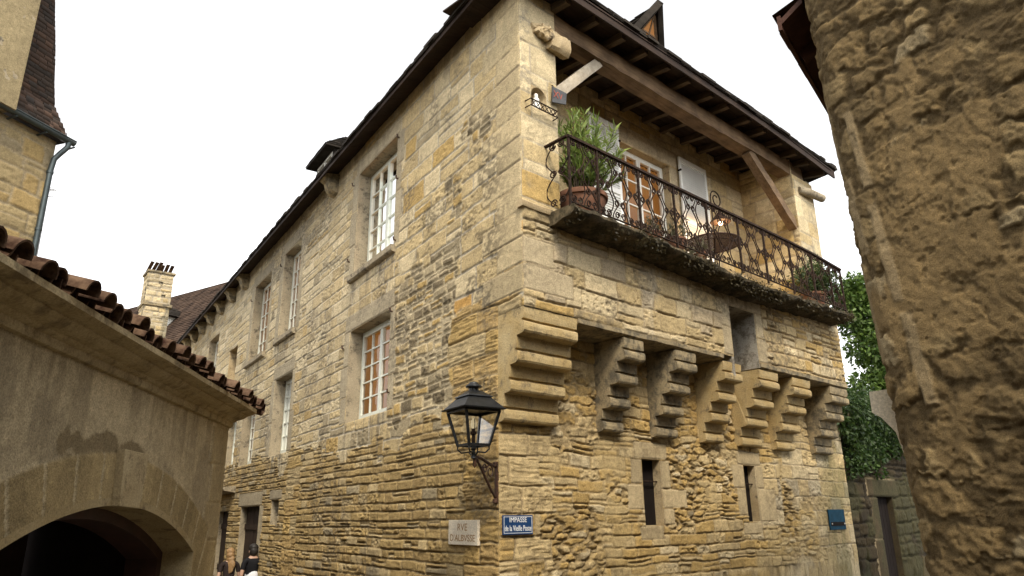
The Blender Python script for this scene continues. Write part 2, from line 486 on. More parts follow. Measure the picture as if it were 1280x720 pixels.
def blend(a, b, mask):
    mk = mask[..., None]
    return a[0] * (1 - mask) + b[0] * mask, a[1] * (1 - mk) + b[1] * mk
def dressed(hc, S, Z, rects, seed, base=CREAM, relief=.012, joint=.012, rough=.003):
    """single dressed blocks (jambs, lintels, quoins) set into the coursed wall"""
    h, c = hc; rs = np.random.RandomState(seed)
    Zj = Z + .006 * (vnoise(S * 7, Z * 7) - .5); Sj = S + .006 * (vnoise(S * 7 + 40, Z * 7) - .5)
    for (a0, a1, b0, b1) in rects:
        d = np.minimum(np.minimum(Sj - a0, a1 - Sj), np.minimum(Zj - b0, b1 - Zj))
        inn = d > 0
        sm = sstep(joint * .3, joint * .3 + .012, d)
        tone = rs.uniform(.85, 1.12); tint = np.array(base) * tone
        hh = sm * relief + rough * (fbm(S * 12, Z * 12, 4, seed) - .5) * 2
        cc = tint * (.84 + .32 * fbm(S * 6, Z * 6, 4, seed + 3))[..., None]
        cc = np.array(MORT) * .9 * (1 - sm[..., None]) + cc * sm[..., None]
        h = np.where(inn, hh, h); c = np.where(inn[..., None], cc, c)
    return h, c
def stain(c, mask, color, k=1.0):
    mk = (mask * k)[..., None]
    return c * (1 - mk) + np.array(color) * mk

def axis_coords(breaks):
    """breaks: [(x, res_to_next), ...]"""
    out = []
    for (a, r), (b, _) in zip(breaks[:-1], breaks[1:]):
        n = max(1, int(round((b - a) / r)))
        out += list(np.linspace(a, b, n, endpoint=False))
    out.append(breaks[-1][0])
    return np.array(out)
def refine(lo_hi_res, cuts):
    """list of (start, res) zones + extra cut positions -> breaks"""
    pts = sorted(set([round(z[0], 4) for z in lo_hi_res] + [round(c, 4) for c in cuts if lo_hi_res[0][0] < c < lo_hi_res[-1][0]]))
    br = []
    for p in pts:
        r = lo_hi_res[0][1]
        for z in lo_hi_res:
            if z[0] <= p + 1e-6: r = z[1]
        br.append((p, r))
    return br
def hf_wall(name, fr, szones, zzones, holes, func, mat, parent, shape=None, edge=.02, off=0.0, cutf=None, keep_edge=()):
    cs = [c for h in holes for c in h[:2]]; cz = [c for h in holes for c in h[2:]]
    us = axis_coords(refine(szones, cs)); zs = axis_coords(refine(zzones, cz))
    S, Z = np.meshgrid(us, zs)
    h, col = func(S, Z)
    d = np.full(S.shape, 9.0)
    if 'l' not in keep_edge: d = np.minimum(d, S - us[0])
    if 'r' not in keep_edge: d = np.minimum(d, us[-1] - S)
    if 'b' not in keep_edge: d = np.minimum(d, Z - zs[0])
    if 't' not in keep_edge: d = np.minimum(d, zs[-1] - Z)
    for (a0, a1, b0, b1) in holes:
        dx = np.maximum(np.maximum(a0 - S, S - a1), 0); dz = np.maximum(np.maximum(b0 - Z, Z - b1), 0)
        d = np.minimum(d, np.sqrt(dx * dx + dz * dz))
    h = h * np.clip(d / edge, 0, 1)
    if shape is not None: P = shape(S, Z, h)
    else:
        o = np.array(fr.o); u = np.array(fr.u); n = np.array(fr.n)
        P = o + S[..., None] * u + (h + off)[..., None] * n + Z[..., None] * np.array((0, 0, 1.))
    P = P - np.array(wloc(parent))
    nz, ns = S.shape
    idx = np.arange(nz * ns).reshape(nz, ns)
    F = np.stack([idx[:-1, :-1], idx[:-1, 1:], idx[1:, 1:], idx[1:, :-1]], -1).reshape(-1, 4)
    sc = ((S[:-1, :-1] + S[1:, 1:]) / 2).ravel(); zc = ((Z[:-1, :-1] + Z[1:, 1:]) / 2).ravel()
    keep = np.ones(len(F), bool)
    for (a0, a1, b0, b1) in holes:
        keep &= ~((sc > a0) & (sc < a1) & (zc > b0) & (zc < b1))
    if cutf is not None: keep &= ~cutf(sc, zc)
    F = F[keep]
    used = np.zeros(nz * ns, bool); used[F.ravel()] = True
    remap = np.cumsum(used) - 1
    V = P.reshape(-1, 3)[used]; C = np.clip(col.reshape(-1, 3)[used], .004, .9); F = remap[F]
    n1 = np.array(fr.n)
    tri = V[F[0]]; nn = np.cross(tri[1] - tri[0], tri[2] - tri[1])
    if nn @ n1 < 0: F = F[:, ::-1]
    return np_mesh(name, V, F, mat, parent, C, True)
def np_mesh(name, V, F, mat, parent=None, C=None, smooth=False):
    me = bpy.data.meshes.new(name)
    k = F.shape[1]
    me.vertices.add(len(V)); me.vertices.foreach_set('co', np.ascontiguousarray(V, np.float32).ravel())
    me.loops.add(F.size); me.loops.foreach_set('vertex_index', np.ascontiguousarray(F, np.int32).ravel())
    me.polygons.add(len(F)); me.polygons.foreach_set('loop_start', np.arange(0, F.size, k, dtype=np.int32))
    me.update(calc_edges=True)
    if smooth: me.polygons.foreach_set('use_smooth', np.ones(len(F), bool))
    if C is not None:
        a = me.color_attributes.new('Col', 'FLOAT_COLOR', 'POINT')
        a.data.foreach_set('color', np.concatenate([C, np.ones((len(C), 1))], 1).astype(np.float32).ravel())
    me.materials.append(mat)
    me.validate()
    ob = bpy.data.objects.new(name, me); COL.objects.link(ob)
    if parent: ob.parent = parent
    return ob

# ------------------------------------------------------------------ leaves
def leaf_cloud(name, pos, dirs, length, width, cols, mat, parent=None, rs=None, fold=.25):
    rs = rs or np.random.RandomState(3)
    n = len(pos); off = np.array(wloc(parent))
    d = dirs / np.maximum(np.linalg.norm(dirs, axis=1, keepdims=True), 1e-6)
    r = rs.normal(size=(n, 3)); x = np.cross(d, r); x /= np.maximum(np.linalg.norm(x, axis=1, keepdims=True), 1e-6)
    y = np.cross(x, d)
    L = (length * rs.uniform(.65, 1.3, n))[:, None]; W = (width * rs.uniform(.7, 1.3, n))[:, None]
    p0 = pos - off
    a = p0; b = p0 + d * L * .45 + x * W * .5 + y * L * fold * .3; c = p0 + d * L - y * L * fold * .35; e = p0 + d * L * .45 - x * W * .5 + y * L * fold * .3
    V = np.stack([a, b, c, e], 1).reshape(-1, 3)
    F = np.arange(n * 4).reshape(n, 4)
    C = np.repeat(cols, 4, axis=0)
    return np_mesh(name, V, F, mat, parent, C)
def blob_points(rs, blobs, n, shell=.55):
    w = np.array([b[1] ** 2 for b in blobs]); w = w / w.sum()
    k = rs.choice(len(blobs), n, p=w)
    c = np.array([b[0] for b in blobs])[k]; r = np.array([b[1] for b in blobs])[k]
    v = rs.normal(size=(n, 3)); v /= np.linalg.norm(v, axis=1, keepdims=True)
    rad = r * (shell + (1.12 - shell) * rs.rand(n) ** .7)
    return c + v * rad[:, None] * np.array((1, 1, .85)), v, k
def leaf_cols(rs, n, a, b, c=None):
    t = rs.rand(n)[:, None]
    col = np.array(a) * (1 - t) + np.array(b) * t
    return col * rs.uniform(.7, 1.25, n)[:, None]

# ------------------------------------------------------------------ text as flat raised letters
def text_mesh(parent, name, txt, fr_p, ux, uy, size, mat, sx=1.0, depth=.003, nrm=None):
    cu = bpy.data.curves.new(name, 'FONT'); cu.body = txt; cu.size = size; cu.align_x = 'CENTER'; cu.align_y = 'CENTER'; cu.extrude = depth
    ob = bpy.data.objects.new(name + '_curve', cu); COL.objects.link(ob)
    bpy.context.view_layer.update()
    me = bpy.data.meshes.new_from_object(ob.evaluated_get(bpy.context.evaluated_depsgraph_get()))
    bpy.data.objects.remove(ob); bpy.data.curves.remove(cu)
    ux = Vector(ux); uy = Vector(uy); nz = nrm if nrm is not None else ux.cross(uy); off = wloc(parent)
    for v in me.vertices:
        v.co = fr_p + ux * (v.co.x * sx) + uy * v.co.y + nz * v.co.z - off
    me.materials.clear(); me.materials.append(mat)
    me.name = name
    o = bpy.data.objects.new(name, me); COL.objects.link(o); o.parent = parent
    return o

# =================================================================== GROUND
def ground():
    mt, nd, lk, bs = newmat('street_paving')
    p = posn(nd)
    br = N(nd, 'ShaderNodeTexVoronoi'); br.inputs['Scale'].default_value = 6; lk.new(p, br.inputs['Vector']); br.feature = 'DISTANCE_TO_EDGE'
    n0 = noise_node(nd, lk, 3, 6, .6, p)
    r = ramp(nd, lk, n0.outputs[0], [(.3, (.09, .075, .052)), (.7, (.14, .118, .085))])
    j = ramp(nd, lk, br.outputs[0], [(.02, .45), (.08, 1.0)])
    lk.new(mix(nd, lk, 'MULTIPLY', 1.0, r.outputs[0], j.outputs[0]), bs.inputs['Base Color'])
    bs.inputs['Roughness'].default_value = .85
    bump(nd, lk, bs, br.outputs[0], .02)
    g = MB().add([(-600, -600, 0), (600, -600, 0), (600, 600, 0), (-600, 600, 0)], [(0, 1, 2, 3)]).build('street_ground', mt)
    tag(g, 'pale stone paving of the old town streets', 'ground', kind='structure')
ground()

# =================================================================== STONE HOUSE
H = thing('stone_house', 'large golden stone corner house with carved corbels, open loggia balcony and small paned windows', 'house', A0)

# openings of the street side: s0, s1, z0, z1, reveal depth, pane columns per leaf, rows, kind
WIN = [
    (4.12, 6.05, 6.93, 9.17, .26, 2, 5, 'sky_glare'),
    (4.12, 6.04, 4.02, 5.78, .26, 2, 5, 'warm'),
    (9.76, 11.2, 3.79, 5.66, .26, 2, 5, 'warm'),
    (9.88, 11.35, 6.72, 9.07, .24, 2, 5, 'warm'),
    (12.6, 14.40, 6.66, 8.99, .24, 2, 5, 'warm'),
    (19.2, 20.9, 6.9, 8.66, .24, 2, 4, 'warm'),
    (12.9, 14.35, 3.74, 5.5, .24, 2, 5, 'warm'),
    (15.05, 16.4, 3.86, 5.5, .24, 2, 5, 'warm'),
]
DOORS_L = [(11.62, 13.5, 0, 2.66), (14.9, 16.3, 0, 2.58)]
SLOT = (10.0, 10.6, 2.22, 2.76)
BLOCKED = (16.0, 17.1, 6.2, 7.55)
CORNER_CUT = (0, .608, 0, 4.80)

def street_masonry(S, Z):
    w = (fbm(S * .7, Z * .7, 4, 3.0) - .5) * 2.2; w2 = (fbm(S * 1.6, Z * 1.6, 4, 13.0) - .5) * 1.2
    big = layer(S, Z, 101, (.25, .38), (.45, 1.1), .024, .010, .012, .012, .12, .005, ((CREAM, 5), (PALE, 4), (GOLD, .9), (ORAN, .12), (GREY, .3)), mort=(.44, .385, .285), bed=.003, crack=.3)
    mid = layer(S, Z, 202, (.19, .31), (.32, .8), .020, .010, .012, .012, .22, .006, ((CREAM, 5), (PALE, 4), (GREY, 1.2), (GOLD, .4)), mort=(.45, .395, .295), crack=.35)
    rub = layer(S, Z, 303, (.12, .22), (.18, .46), .040, .012, .014, .016, .4, .008, ((GREY, 3), (DARK, 2.2), (GOLD, 2), (CREAM, 2)), mort=(.45, .37, .235), crack=.5)
    thin = layer(S, Z, 404, (.10, .17), (.2, .62), .018, .010, .019, .011, .25, .009, (((.42, .30, .13), 5), (CREAM, 2), ((.39, .275, .12), 3), (GREY, .4)), mort=(.31, .235, .125), bed=.004, crack=.75)
    ero = layer(S, Z, 505, (.26, .38), (.5, 1.2), .014, .014, .016, .018, .1, .006, ((GOLD, 5), (CREAM, 2), ((.45, .31, .13), 3)), mort=(.36, .27, .14), bed=.016)
    cur = (mid[0], mid[1])
    cur = blend(cur, big, sstep(.0, .12, (3.9 + w * .6) - S) * sstep(0, .1, Z - 5.0 - w * .3))
    cur = blend(cur, rub, sstep(0, .06, Z - 3.75 - w2 * .4) * sstep(0, .06, 6.3 + w2 * .7 - Z) * sstep(0, .06, S - 1.75 - w2 * .6) * sstep(0, .06, 4.1 - S))
    rub2 = sstep(0, .05, Z - 6.7 - w2) * sstep(0, .05, 8.0 + w2 - Z) * sstep(0, .05, S - .7 - w2 * .6) * sstep(0, .05, 2.2 + w2 * .8 - S)
    cur = blend(cur, rub, rub2 * sstep(.45, .52, fbm(S * .9, Z * 1.2, 3, 51)))
    cur = blend(cur, ero, sstep(0, .06, 1.9 + w2 * .5 - S) * sstep(0, .06, 5.1 + w2 * .4 - Z))
    low = sstep(0, .05, 3.55 + w * .55 + w2 * .5 + .35 * sstep(6, 12, S) - Z)
    cur = blend(cur, thin, low * sstep(0, .07, S - 1.35 - w2 * .5))
    # smoother band of later repair running up the wall
    cur = blend(cur, ero, sstep(0, .05, S - 8.5 - w2 * .2) * sstep(0, .05, 9.5 + w2 * .2 - S) * sstep(0, .1, 3.6 - Z))
    h, c = cur
    rects = [(4.0, 6.2, 9.18, 9.52), (3.86, 4.115, 6.93, 7.4), (3.78, 4.115, 7.41, 7.95), (3.88, 4.115, 7.96, 8.5), (3.78, 4.115, 8.51, 9.17),
             (6.06, 6.34, 6.93, 7.6), (6.06, 6.4, 7.61, 8.35), (6.06, 6.34, 8.36, 9.17),
             (3.95, 6.3, 5.79, 6.12), (6.05, 6.35, 4.02, 4.5), (6.05, 6.42, 4.51, 5.1), (6.05, 6.32, 5.11, 5.78), (3.86, 4.115, 4.02, 4.6), (3.8, 4.115, 4.61, 5.2), (3.9, 4.115, 5.21, 5.78),
             (9.6, 11.4, 5.67, 5.98), (11.21, 11.55, 3.8, 4.6), (11.21, 11.5, 4.61, 5.66), (9.4, 9.75, 3.8, 4.7), (9.5, 9.75, 4.71, 5.66),
             (9.7, 11.5, 9.08, 9.4), (11.36, 11.7, 6.7, 7.5), (11.36, 11.65, 7.51, 8.3), (11.36, 11.7, 8.31, 9.07), (9.55, 9.87, 6.7, 7.9), (9.6, 9.87, 7.91, 9.07),
             (12.4, 14.6, 9.0, 9.3), (14.41, 14.7, 6.7, 8.0), (14.41, 14.75, 8.01, 9.0), (12.3, 12.59, 6.7, 7.9), (12.35, 12.59, 7.91, 9.0),
             (11.4, 13.8, 2.67, 3.0), (11.3, 11.61, 0, 1.2), (11.25, 11.61, 1.21, 2.66), (9.8, 10.8, 2.77, 2.98)]
    h, c = dressed((h, c), S, Z, rects, 77, (.40, .335, .225))
    # quoins up the corner
    qz = list(np.arange(5.0, 9.8, .36)); qr = []
    for i, a in enumerate(qz): qr.append((0, .62 if i % 2 else 1.0, a, a + .355))
    h, c = dressed((h, c), S, Z, qr, 78, (.50, .40, .235), relief=.014, joint=.02)
    # greyer, rain washed upper wall away from the corner; warmer below
    g = sstep(3.2, 8, S + w) * sstep(3.2, 5.5, Z)
    lum = (c @ np.array((.35, .5, .15)))[..., None]
    c = c * (1 - .30 * g[..., None]) + lum * np.array((1.16, 1.02, .74)) * .30 * g[..., None]
    # black lichen on single stones and along beds
    lf = fbm(S * 2.2, Z * 3.2, 5, 61)
    zone = sstep(.1, .8, S) * sstep(4.6, 2.6, S) * sstep(4.6, 5.4, Z) * sstep(8.4, 6.8, Z)
    fine = fbm(S * 16, Z * 26, 4, 71)
    c = stain(c, sstep(.52, .60, lf + .10 * (fine - .5)) * zone * sstep(.36, .56, fine), (.10, .08, .05), .68)
    c = stain(c, sstep(.60, .70, fbm(S * 1.1, Z * .8, 5, 67)) * sstep(.4, .6, fine), (.13, .11, .08), .55)
    # run off streaks under the sills and eaves
    st = fbm(S * 9, Z * .6, 4, 81)
    under = np.zeros_like(S)
    for (a0, a1, b0, b1, *_r) in WIN:
        under = np.maximum(under, sstep(.25, 0, np.maximum(a0 - S, S - a1)) * sstep(1.4, .0, b0 - Z) * (Z < b0))
    under = np.maximum(under, .6 * sstep(8.6, 9.8, Z))
    c = stain(c, under * sstep(.42, .66, st), (.15, .13, .10), .6)
    return h, c

holesL = [w[:4] for w in WIN] + DOORS_L + [SLOT, BLOCKED, CORNER_CUT]
hf_wall('street_wall', FL, [(0, .018), (7, .024), (12, .035), (16, .05), (27.5, .05)], [(0, .12), (.75, .020), (1.6, .013), (6.0, .016), (9.85, .02)], holesL, street_masonry, M['masonry'], H)

def reveal_box(mb, fr, s0, s1, z0, z1, d, t=.05, o=0.0, bottom=True):
    e = .002
    mb.fbox(fr, s0 - t, s0 - e * 0, z0 - t, z1 + t, o - d, o - e)
    mb.fbox(fr, s1, s1 + t, z0 - t, z1 + t, o - d, o - e)
    mb.fbox(fr, s0, s1, z1, z1 + t, o - d, o - e)
    if bottom: mb.fbox(fr, s0, s1, z0 - t, z0, o - d, o - e)

def window(fr, s0, s1, z0, z1, depth, cols, rows, kind, parent, o=0.0, mat='green_white', reveal='ashlar_grey', sill=False, leaves=2):
    f = MB(); od = o - depth
    fw = .06
    f.fbox(fr, s0, s0 + fw, z0, z1, od - .06, od); f.fbox(fr, s1 - fw, s1, z0, z1, od - .06, od)
    f.fbox(fr, s0 + fw, s1 - fw, z1 - fw, z1, od - .06, od); f.fbox(fr, s0 + fw, s1 - fw, z0, z0 + fw * 1.3, od - .06, od)
    a0, a1 = s0 + fw, s1 - fw; b0, b1 = z0 + fw * 1.3, z1 - fw
    lw = (a1 - a0) / leaves
    for l in range(leaves):
        p0 = a0 + lw * l + .004; p1 = a0 + lw * (l + 1) - .004
        sw = .05
        f.fbox(fr, p0, p0 + sw, b0, b1, od - .05, od + .012); f.fbox(fr, p1 - sw, p1, b0, b1, od - .05, od + .012)
        f.fbox(fr, p0 + sw, p1 - sw, b1 - sw, b1, od - .05, od + .012); f.fbox(fr, p0 + sw, p1 - sw, b0, b0 + sw * 1.4, od - .05, od + .012)
        for c in range(1, cols):
            x = p0 + sw + (p1 - p0 - 2 * sw) * c / cols
            f.fbox(fr, x - .014, x + .014, b0 + sw * 1.4, b1 - sw, od - .04, od + .006)
        for r in range(1, rows):
            y = b0 + sw * 1.4 + (b1 - b0 - sw * 2.4) * r / rows
            f.fbox(fr, p0 + sw, p1 - sw, y - .013, y + .013, od - .042, od + .003)
    w = f.build('window', M[mat], parent, bevel=0)
    g = MB().add([fr.p(a0, b0, od - .024), fr.p(a1, b0, od - .024), fr.p(a1, b1, od - .024), fr.p(a0, b1, od - .024)], [(0, 1, 2, 3)])
    g.build('glass_pane', M['glass'], w)
    rv = MB(); reveal_box(rv, fr, s0, s1, z0, z1, depth + .08, o=o)
    rv.build('reveal', M[reveal], w)
    def drape(x0, x1, y0, y1, oo, amp, mt, name, ragged=0.0):
        n = max(10, int((x1 - x0) / .025)); vv = []; ff = []
        for i in range(n + 1):
            x = x0 + (x1 - x0) * i / n
            dz = oo + amp * math.sin(x * 37) + amp * .6 * math.sin(x * 71 + 1)
            top = y1 + (ragged * (mnoise.noise(Vector((x * 5, 0, 1))) + .5 * mnoise.noise(Vector((x * 17, 0, 1)))) if ragged else 0)
            vv += [fr.p(x, y0, dz), fr.p(x, top, dz)]
        for i in range(n): ff.append((2 * i, 2 * i + 2, 2 * i + 3, 2 * i + 1))
        MB().add(vv, ff).build(name, M[mt], w, smooth=True)
    if kind == 'sky_glare':
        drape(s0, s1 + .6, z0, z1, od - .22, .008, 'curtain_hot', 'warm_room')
        drape(a0 + .01, a1 - .40, b0, b1 - .26, od - .035, .004, 'sky_glare', 'sky_glare_sheet', .10)  # glowing sheet standing for the sky mirrored in the glass
    else:
        drape(s0, s1 + .6, z0, z1, od - .20, .008, 'curtain', 'warm_room')
        rr = random.Random(int(s0 * 100 + z0 * 7))
        if (s1 - s0) > 1 and rr.random() < .8:
            drape(a0, a0 + (a1 - a0) * rr.uniform(.25, .5), b1 - (b1 - b0) * rr.uniform(.1, .2), b1, od - .08, .008, 'sky_glare', 'sky_glare_sheet', 0)  # same glowing sky reflection sheet across part of the top panes
    # the room behind is closed and dark
    bx = MB(); t = .02
    bx.fbox(fr, s0 - .05, s1 + .64, z0 - .05, z1 + .05, od - .52, od - .50)
    bx.fbox(fr, s0 - .06, s0 - .04, z0 - .05, z1 + .05, od - .5, od - .07); bx.fbox(fr, s1 + .62, s1 + .64, z0 - .05, z1 + .05, od - .5, od - .07)
    bx.fbox(fr, s0 - .05, s1 + .62, z1 + .04, z1 + .06, od - .5, od - .07); bx.fbox(fr, s0 - .05, s1 + .62, z0 - .06, z0 - .04, od - .5, od - .07)
    bx.build('room_lining', M['dark'], w)
    if sill:
        sl = MB(); sl.extrude(fr, [(-.05, z0 - .15), (.07, z0 - .14), (.10, z0 - .11), (.10, z0 - .01), (-.05, z0 + .0)], s0 - .12, s1 + .12, 8, .008)
        sl.build('sill', M['ashlar_grey'], w, smooth=True)
    return w
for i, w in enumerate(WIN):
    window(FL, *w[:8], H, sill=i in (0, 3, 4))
# iron shutter pins beside the two near windows
for (s, z) in ((6.3, 9.0), (6.3, 7.3), (4.02, 9.05), (4.0, 8.2), (4.0, 7.0), (6.32, 5.5), (4.02, 5.7), (4.0, 4.3), (11.55, 8.8), (14.6, 8.6)):
    MB().tube([FL.p(s, z, -.01), FL.p(s, z, .05), FL.p(s, z + .06, .06)], .016, 6).build('shutter_pin', M['rust'], H)

# doors of the street side
for (s0, s1, z0, z1) in DOORS_L:
    d = MB()
    n = 5
    for i in range(n):
        a = s0 + (s1 - s0) * i / n; b = s0 + (s1 - s0) * (i + 1) / n - .012
        d.fbox(FL, a, b, 0.02, z1, -.22, -.16 + .004 * (i % 2))
    d.fbox(FL, s0, s1, 1.0, 1.14, -.158, -.13); d.fbox(FL, s0, s1, 2.1, 2.24, -.158, -.13); d.fbox(FL, s0 - .05, s1 + .05, 0, z1 + .03, -.30, -.225)
    dr = d.build('plank_door', M['darkwood'], H)
    rv = MB(); reveal_box(rv, FL, s0, s1, z0, z1, .22, bottom=False); rv.build('reveal', M['ashlar_grey'], dr)
    MB().tube([FL.p(s0 + .2, 1.16, -.16), FL.p(s0 + .2, 1.26, -.11), FL.p(s0 + .2, 1.36, -.16)], .014, 6).build('handle', M['iron'], dr)
hd = MB().extrude(FL, [(0, 3.05), (.30, 3.10), (.34, 3.14), (.34, 3.20), (0, 3.24)], 14.3, 16.6, 6, .01)
hd.build('door_hood', M['ashlar_grey'], H, smooth=True)
sv = MB(); reveal_box(sv, FL, *SLOT, .5); sv.fbox(FL, SLOT[0] - .04, SLOT[1] + .04, SLOT[2] - .04, SLOT[3] + .04, -.54, -.50)
sv.build('slot_opening', M['ashlar_grey'], H)
bv = MB(); reveal_box(bv, FL, *BLOCKED, .3)
bk = bv.build('blocked_window', M['ashlar'], H)
MB().fbox(FL, BLOCKED[0], BLOCKED[1], BLOCKED[2], BLOCKED[3], -.34, -.28).build('infill', M['ashlar_grey'], bk)

# ---------------------------------------------------------------- alley side, upper wall
RECESS = (4.75, 5.55, 4.80, 5.69)
def alley_upper(S, Z):
    a = layer(S, Z, 611, (.20, .34), (.3, .75), .018, .013, .016, .018, .25, .008, ((CREAM, 5), (PALE, 4), (GOLD, .7), ((.42, .34, .22), 1.2)), mort=(.37, .29, .17), bed=.004, pit=.45)
    b = layer(S, Z, 612, (.15, .24), (.2, .5), .022, .015, .018, .02, .3, .008, ((CREAM, 4), (GOLD, 3), (PALE, 2)), mort=(.36, .27, .15), pit=.3)
    h, c = blend(a, b, sstep(-.1, .1, S - 5.6 - .4 * (vnoise(S, Z * 2) - .5)))
    h, c = dressed((h, c), S, Z, [(0, .9, 5.02, 5.36), (.0, .55, 5.37, 5.72), (4.5, 5.8, 5.70, 6.02), (5.56, 5.85, 4.82, 5.25), (5.56, 5.8, 5.26, 5.69), (4.45, 4.74, 4.82, 5.3), (4.5, 4.74, 5.31, 5.69)], 79, (.47, .385, .245))
    fine = fbm(S * 14, Z * 18, 4, 171)
    c = stain(c, sstep(.55, .64, fbm(S * 1.6, Z * 2.0, 5, 161)) * sstep(.42, .6, fine), (.17, .14, .095), .6)
    c = stain(c, sstep(5.85, 6.15, Z + .25 * (fine - .5)) * sstep(.3, .6, fbm(S * 3, Z * 3, 4, 165)), (.05, .04, .028), .75)
    wash = sstep(.5, .62, fbm(S * 2.4, Z * 1.0, 4, 181)) * sstep(2.0, 3.2, S) * sstep(5.2, 4.4, S)
    c = stain(c, wash, (.58, .53, .43), .5)
    return h, c
hf_wall('balcony_wall', FR, [(0, .016), (9.0 - .08, .02)], [(4.80, .013), (6.16, .016)], [RECESS], alley_upper, M['masonry'], H)
rc = MB()
rc.fbox(FR, 4.69, 4.75, 4.45, 5.69, -.62, -.003); rc.fbox(FR, 5.55, 5.61, 4.72, 5.69, -.62, -.003); rc.fbox(FR, 4.69, 5.61, 5.69, 5.75, -.62, -.003)
rc.fbox(FR, 4.69, 5.61, 4.70, 5.75, -.70, -.62)
rc.build('wall_recess', m_stone('limewashed_stone', (.34, .31, .26), (.52, .48, .40), stain=(.12, .10, .07), amount=.5, dist=.03), H)
MB().extrude(FR, [(-.05, 6.10), (.045, 6.11), (.06, 6.14), (.06, 6.18), (.03, 6.21), (-.05, 6.21)], -.05, .62, 6, .006).build('string_course', M['ashlar'], H, smooth=True)

# ---------------------------------------------------------------- alley side, ground floor
SLITS = [(2.89, 3.33, 2.18, 3.115), (5.69, 6.06, 2.20, 3.13)]
def alley_lower(S, Z):
    r = rubble(S, Z, 31, .27, .092, .013, .009, .016, .010, ((GOLD, 5), (CREAM, 3), ((.42, .285, .105), 3), (PALE, 1), (GREY, .8)), (.33, .245, .125))
    big = rubble(S, Z, 37, .40, .14, .014, .010, .016, .010, ((GOLD, 4), (CREAM, 4), ((.44, .30, .115), 3), (PALE, 2)), (.36, .27, .14))
    ash = layer(S, Z, 711, (.26, .38), (.4, .8), .016, .014, .016, .02, .1, .006, ((GOLD, 4), (CREAM, 4), (PALE, 1)), mort=(.36, .28, .16), bed=.012)
    pale = layer(S, Z, 733, (.24, .36), (.35, .7), .012, .012, .012, .02, .15, .008, ((CREAM, 3), (PALE, 3), ((.40, .34, .23), 2)), mort=(.38, .31, .2), bed=.003)
    w = (fbm(S * 1.5, Z * 1.5, 4, 43) - .5) * 1.4
    cur = (r[0], r[1])
    cur = blend(cur, big, sstep(0, .1, Z - 3.1 - w * .5))
    mid = layer(S, Z, 755, (.10, .19), (.2, .55), .016, .012, .018, .022, .3, .010, ((GOLD, 4), (CREAM, 4), (PALE, 1)), mort=(.36, .27, .14))
    cur = blend(cur, mid, sstep(.47, .51, fbm(S * .8, Z * 1.1, 3, 47)))
    smear = sstep(.52, .62, fbm(S * 1.3, Z * 1.7, 5, 58)); hs = .016 + .012 * (fbm(S * 9, Z * 9, 5, 59) - .5)
    cur = blend(cur, (hs, np.array((.46, .345, .165)) * (.75 + .5 * fbm(S * 5, Z * 6, 5, 60))[..., None]), smear * .5)
    cur = blend(cur, ash, sstep(0, .05, .80 + .22 * (np.floor(Z / .34) % 2) - S))
    cur = blend(cur, pale, sstep(0, .1, S - 6.9 - w * .6) * sstep(.4, .5, fbm(S * .9, Z * .9, 3, 53) + .3 * sstep(7.8, 8.6, S)))
    cur = blend(cur, pale, sstep(0, .06, S - 8.2))
    cur = blend(cur, pale, sstep(0, .06, S - 5.85 - w * .2) * sstep(0, .06, 6.9 + w * .2 - S) * sstep(0, .06, Z - 2.1) * sstep(0, .06, 3.2 + w * .2 - Z))
    h, c = dressed(cur, S, Z, [(2.7, 3.5, 3.12, 3.36), (3.34, 3.56, 2.7, 3.11), (3.34, 3.95, 2.42, 2.69), (3.34, 3.6, 2.18, 2.41), (2.52, 2.88, 2.4, 2.75), (2.62, 2.88, 2.76, 3.11), (2.75, 3.3, 1.98, 2.17),
                             (5.5, 6.25, 3.14, 3.36), (6.07, 6.3, 2.75, 3.13), (6.07, 6.65, 2.2, 2.74), (5.3, 5.68, 2.75, 3.13), (5.4, 5.68, 2.3, 2.74), (5.5, 6.1, 2.0, 2.19)], 81, (.46, .365, .215))
    fine = fbm(S * 14, Z * 18, 4, 271)
    c = stain(c, sstep(.58, .66, fbm(S * 1.3, Z * 1.6, 5, 261)) * sstep(.42, .6, fine), (.20, .15, .08), .5)
    damp = sstep(8.0, 9.2, S) * sstep(.42, .62, fbm(S * 2, Z * 1.2, 4, 281))
    c = stain(c, damp, (.15, .14, .055), .55)
    return h, c
hf_wall('alley_wall', FR, [(.0985, .014), (6, .018), (9.65, .022)], [(0, .12), (1.45, .012), (4.72, .02)], SLITS, alley_lower, M['masonry'], H, off=-DLOW)
for s in SLITS:
    q = MB(); reveal_box(q, FR, *s, .15, o=-DLOW)
    sw = q.build('slit_window', M['ashlar'], H)
    MB().fbox(FR, s[0] - .03, s[1] + .03, s[2] - .03, s[3] + .03, -DLOW - .20, -DLOW - .145).build('dark_board', M['dark'], sw)
    zc = s[2] + .62; ZZ = -DLOW - .08
    MB().tube([FR.p(s[0] - .02, zc, ZZ), FR.p(s[1] + .02, zc, ZZ)], .012, 6).build('iron_bar', M['iron'], sw)

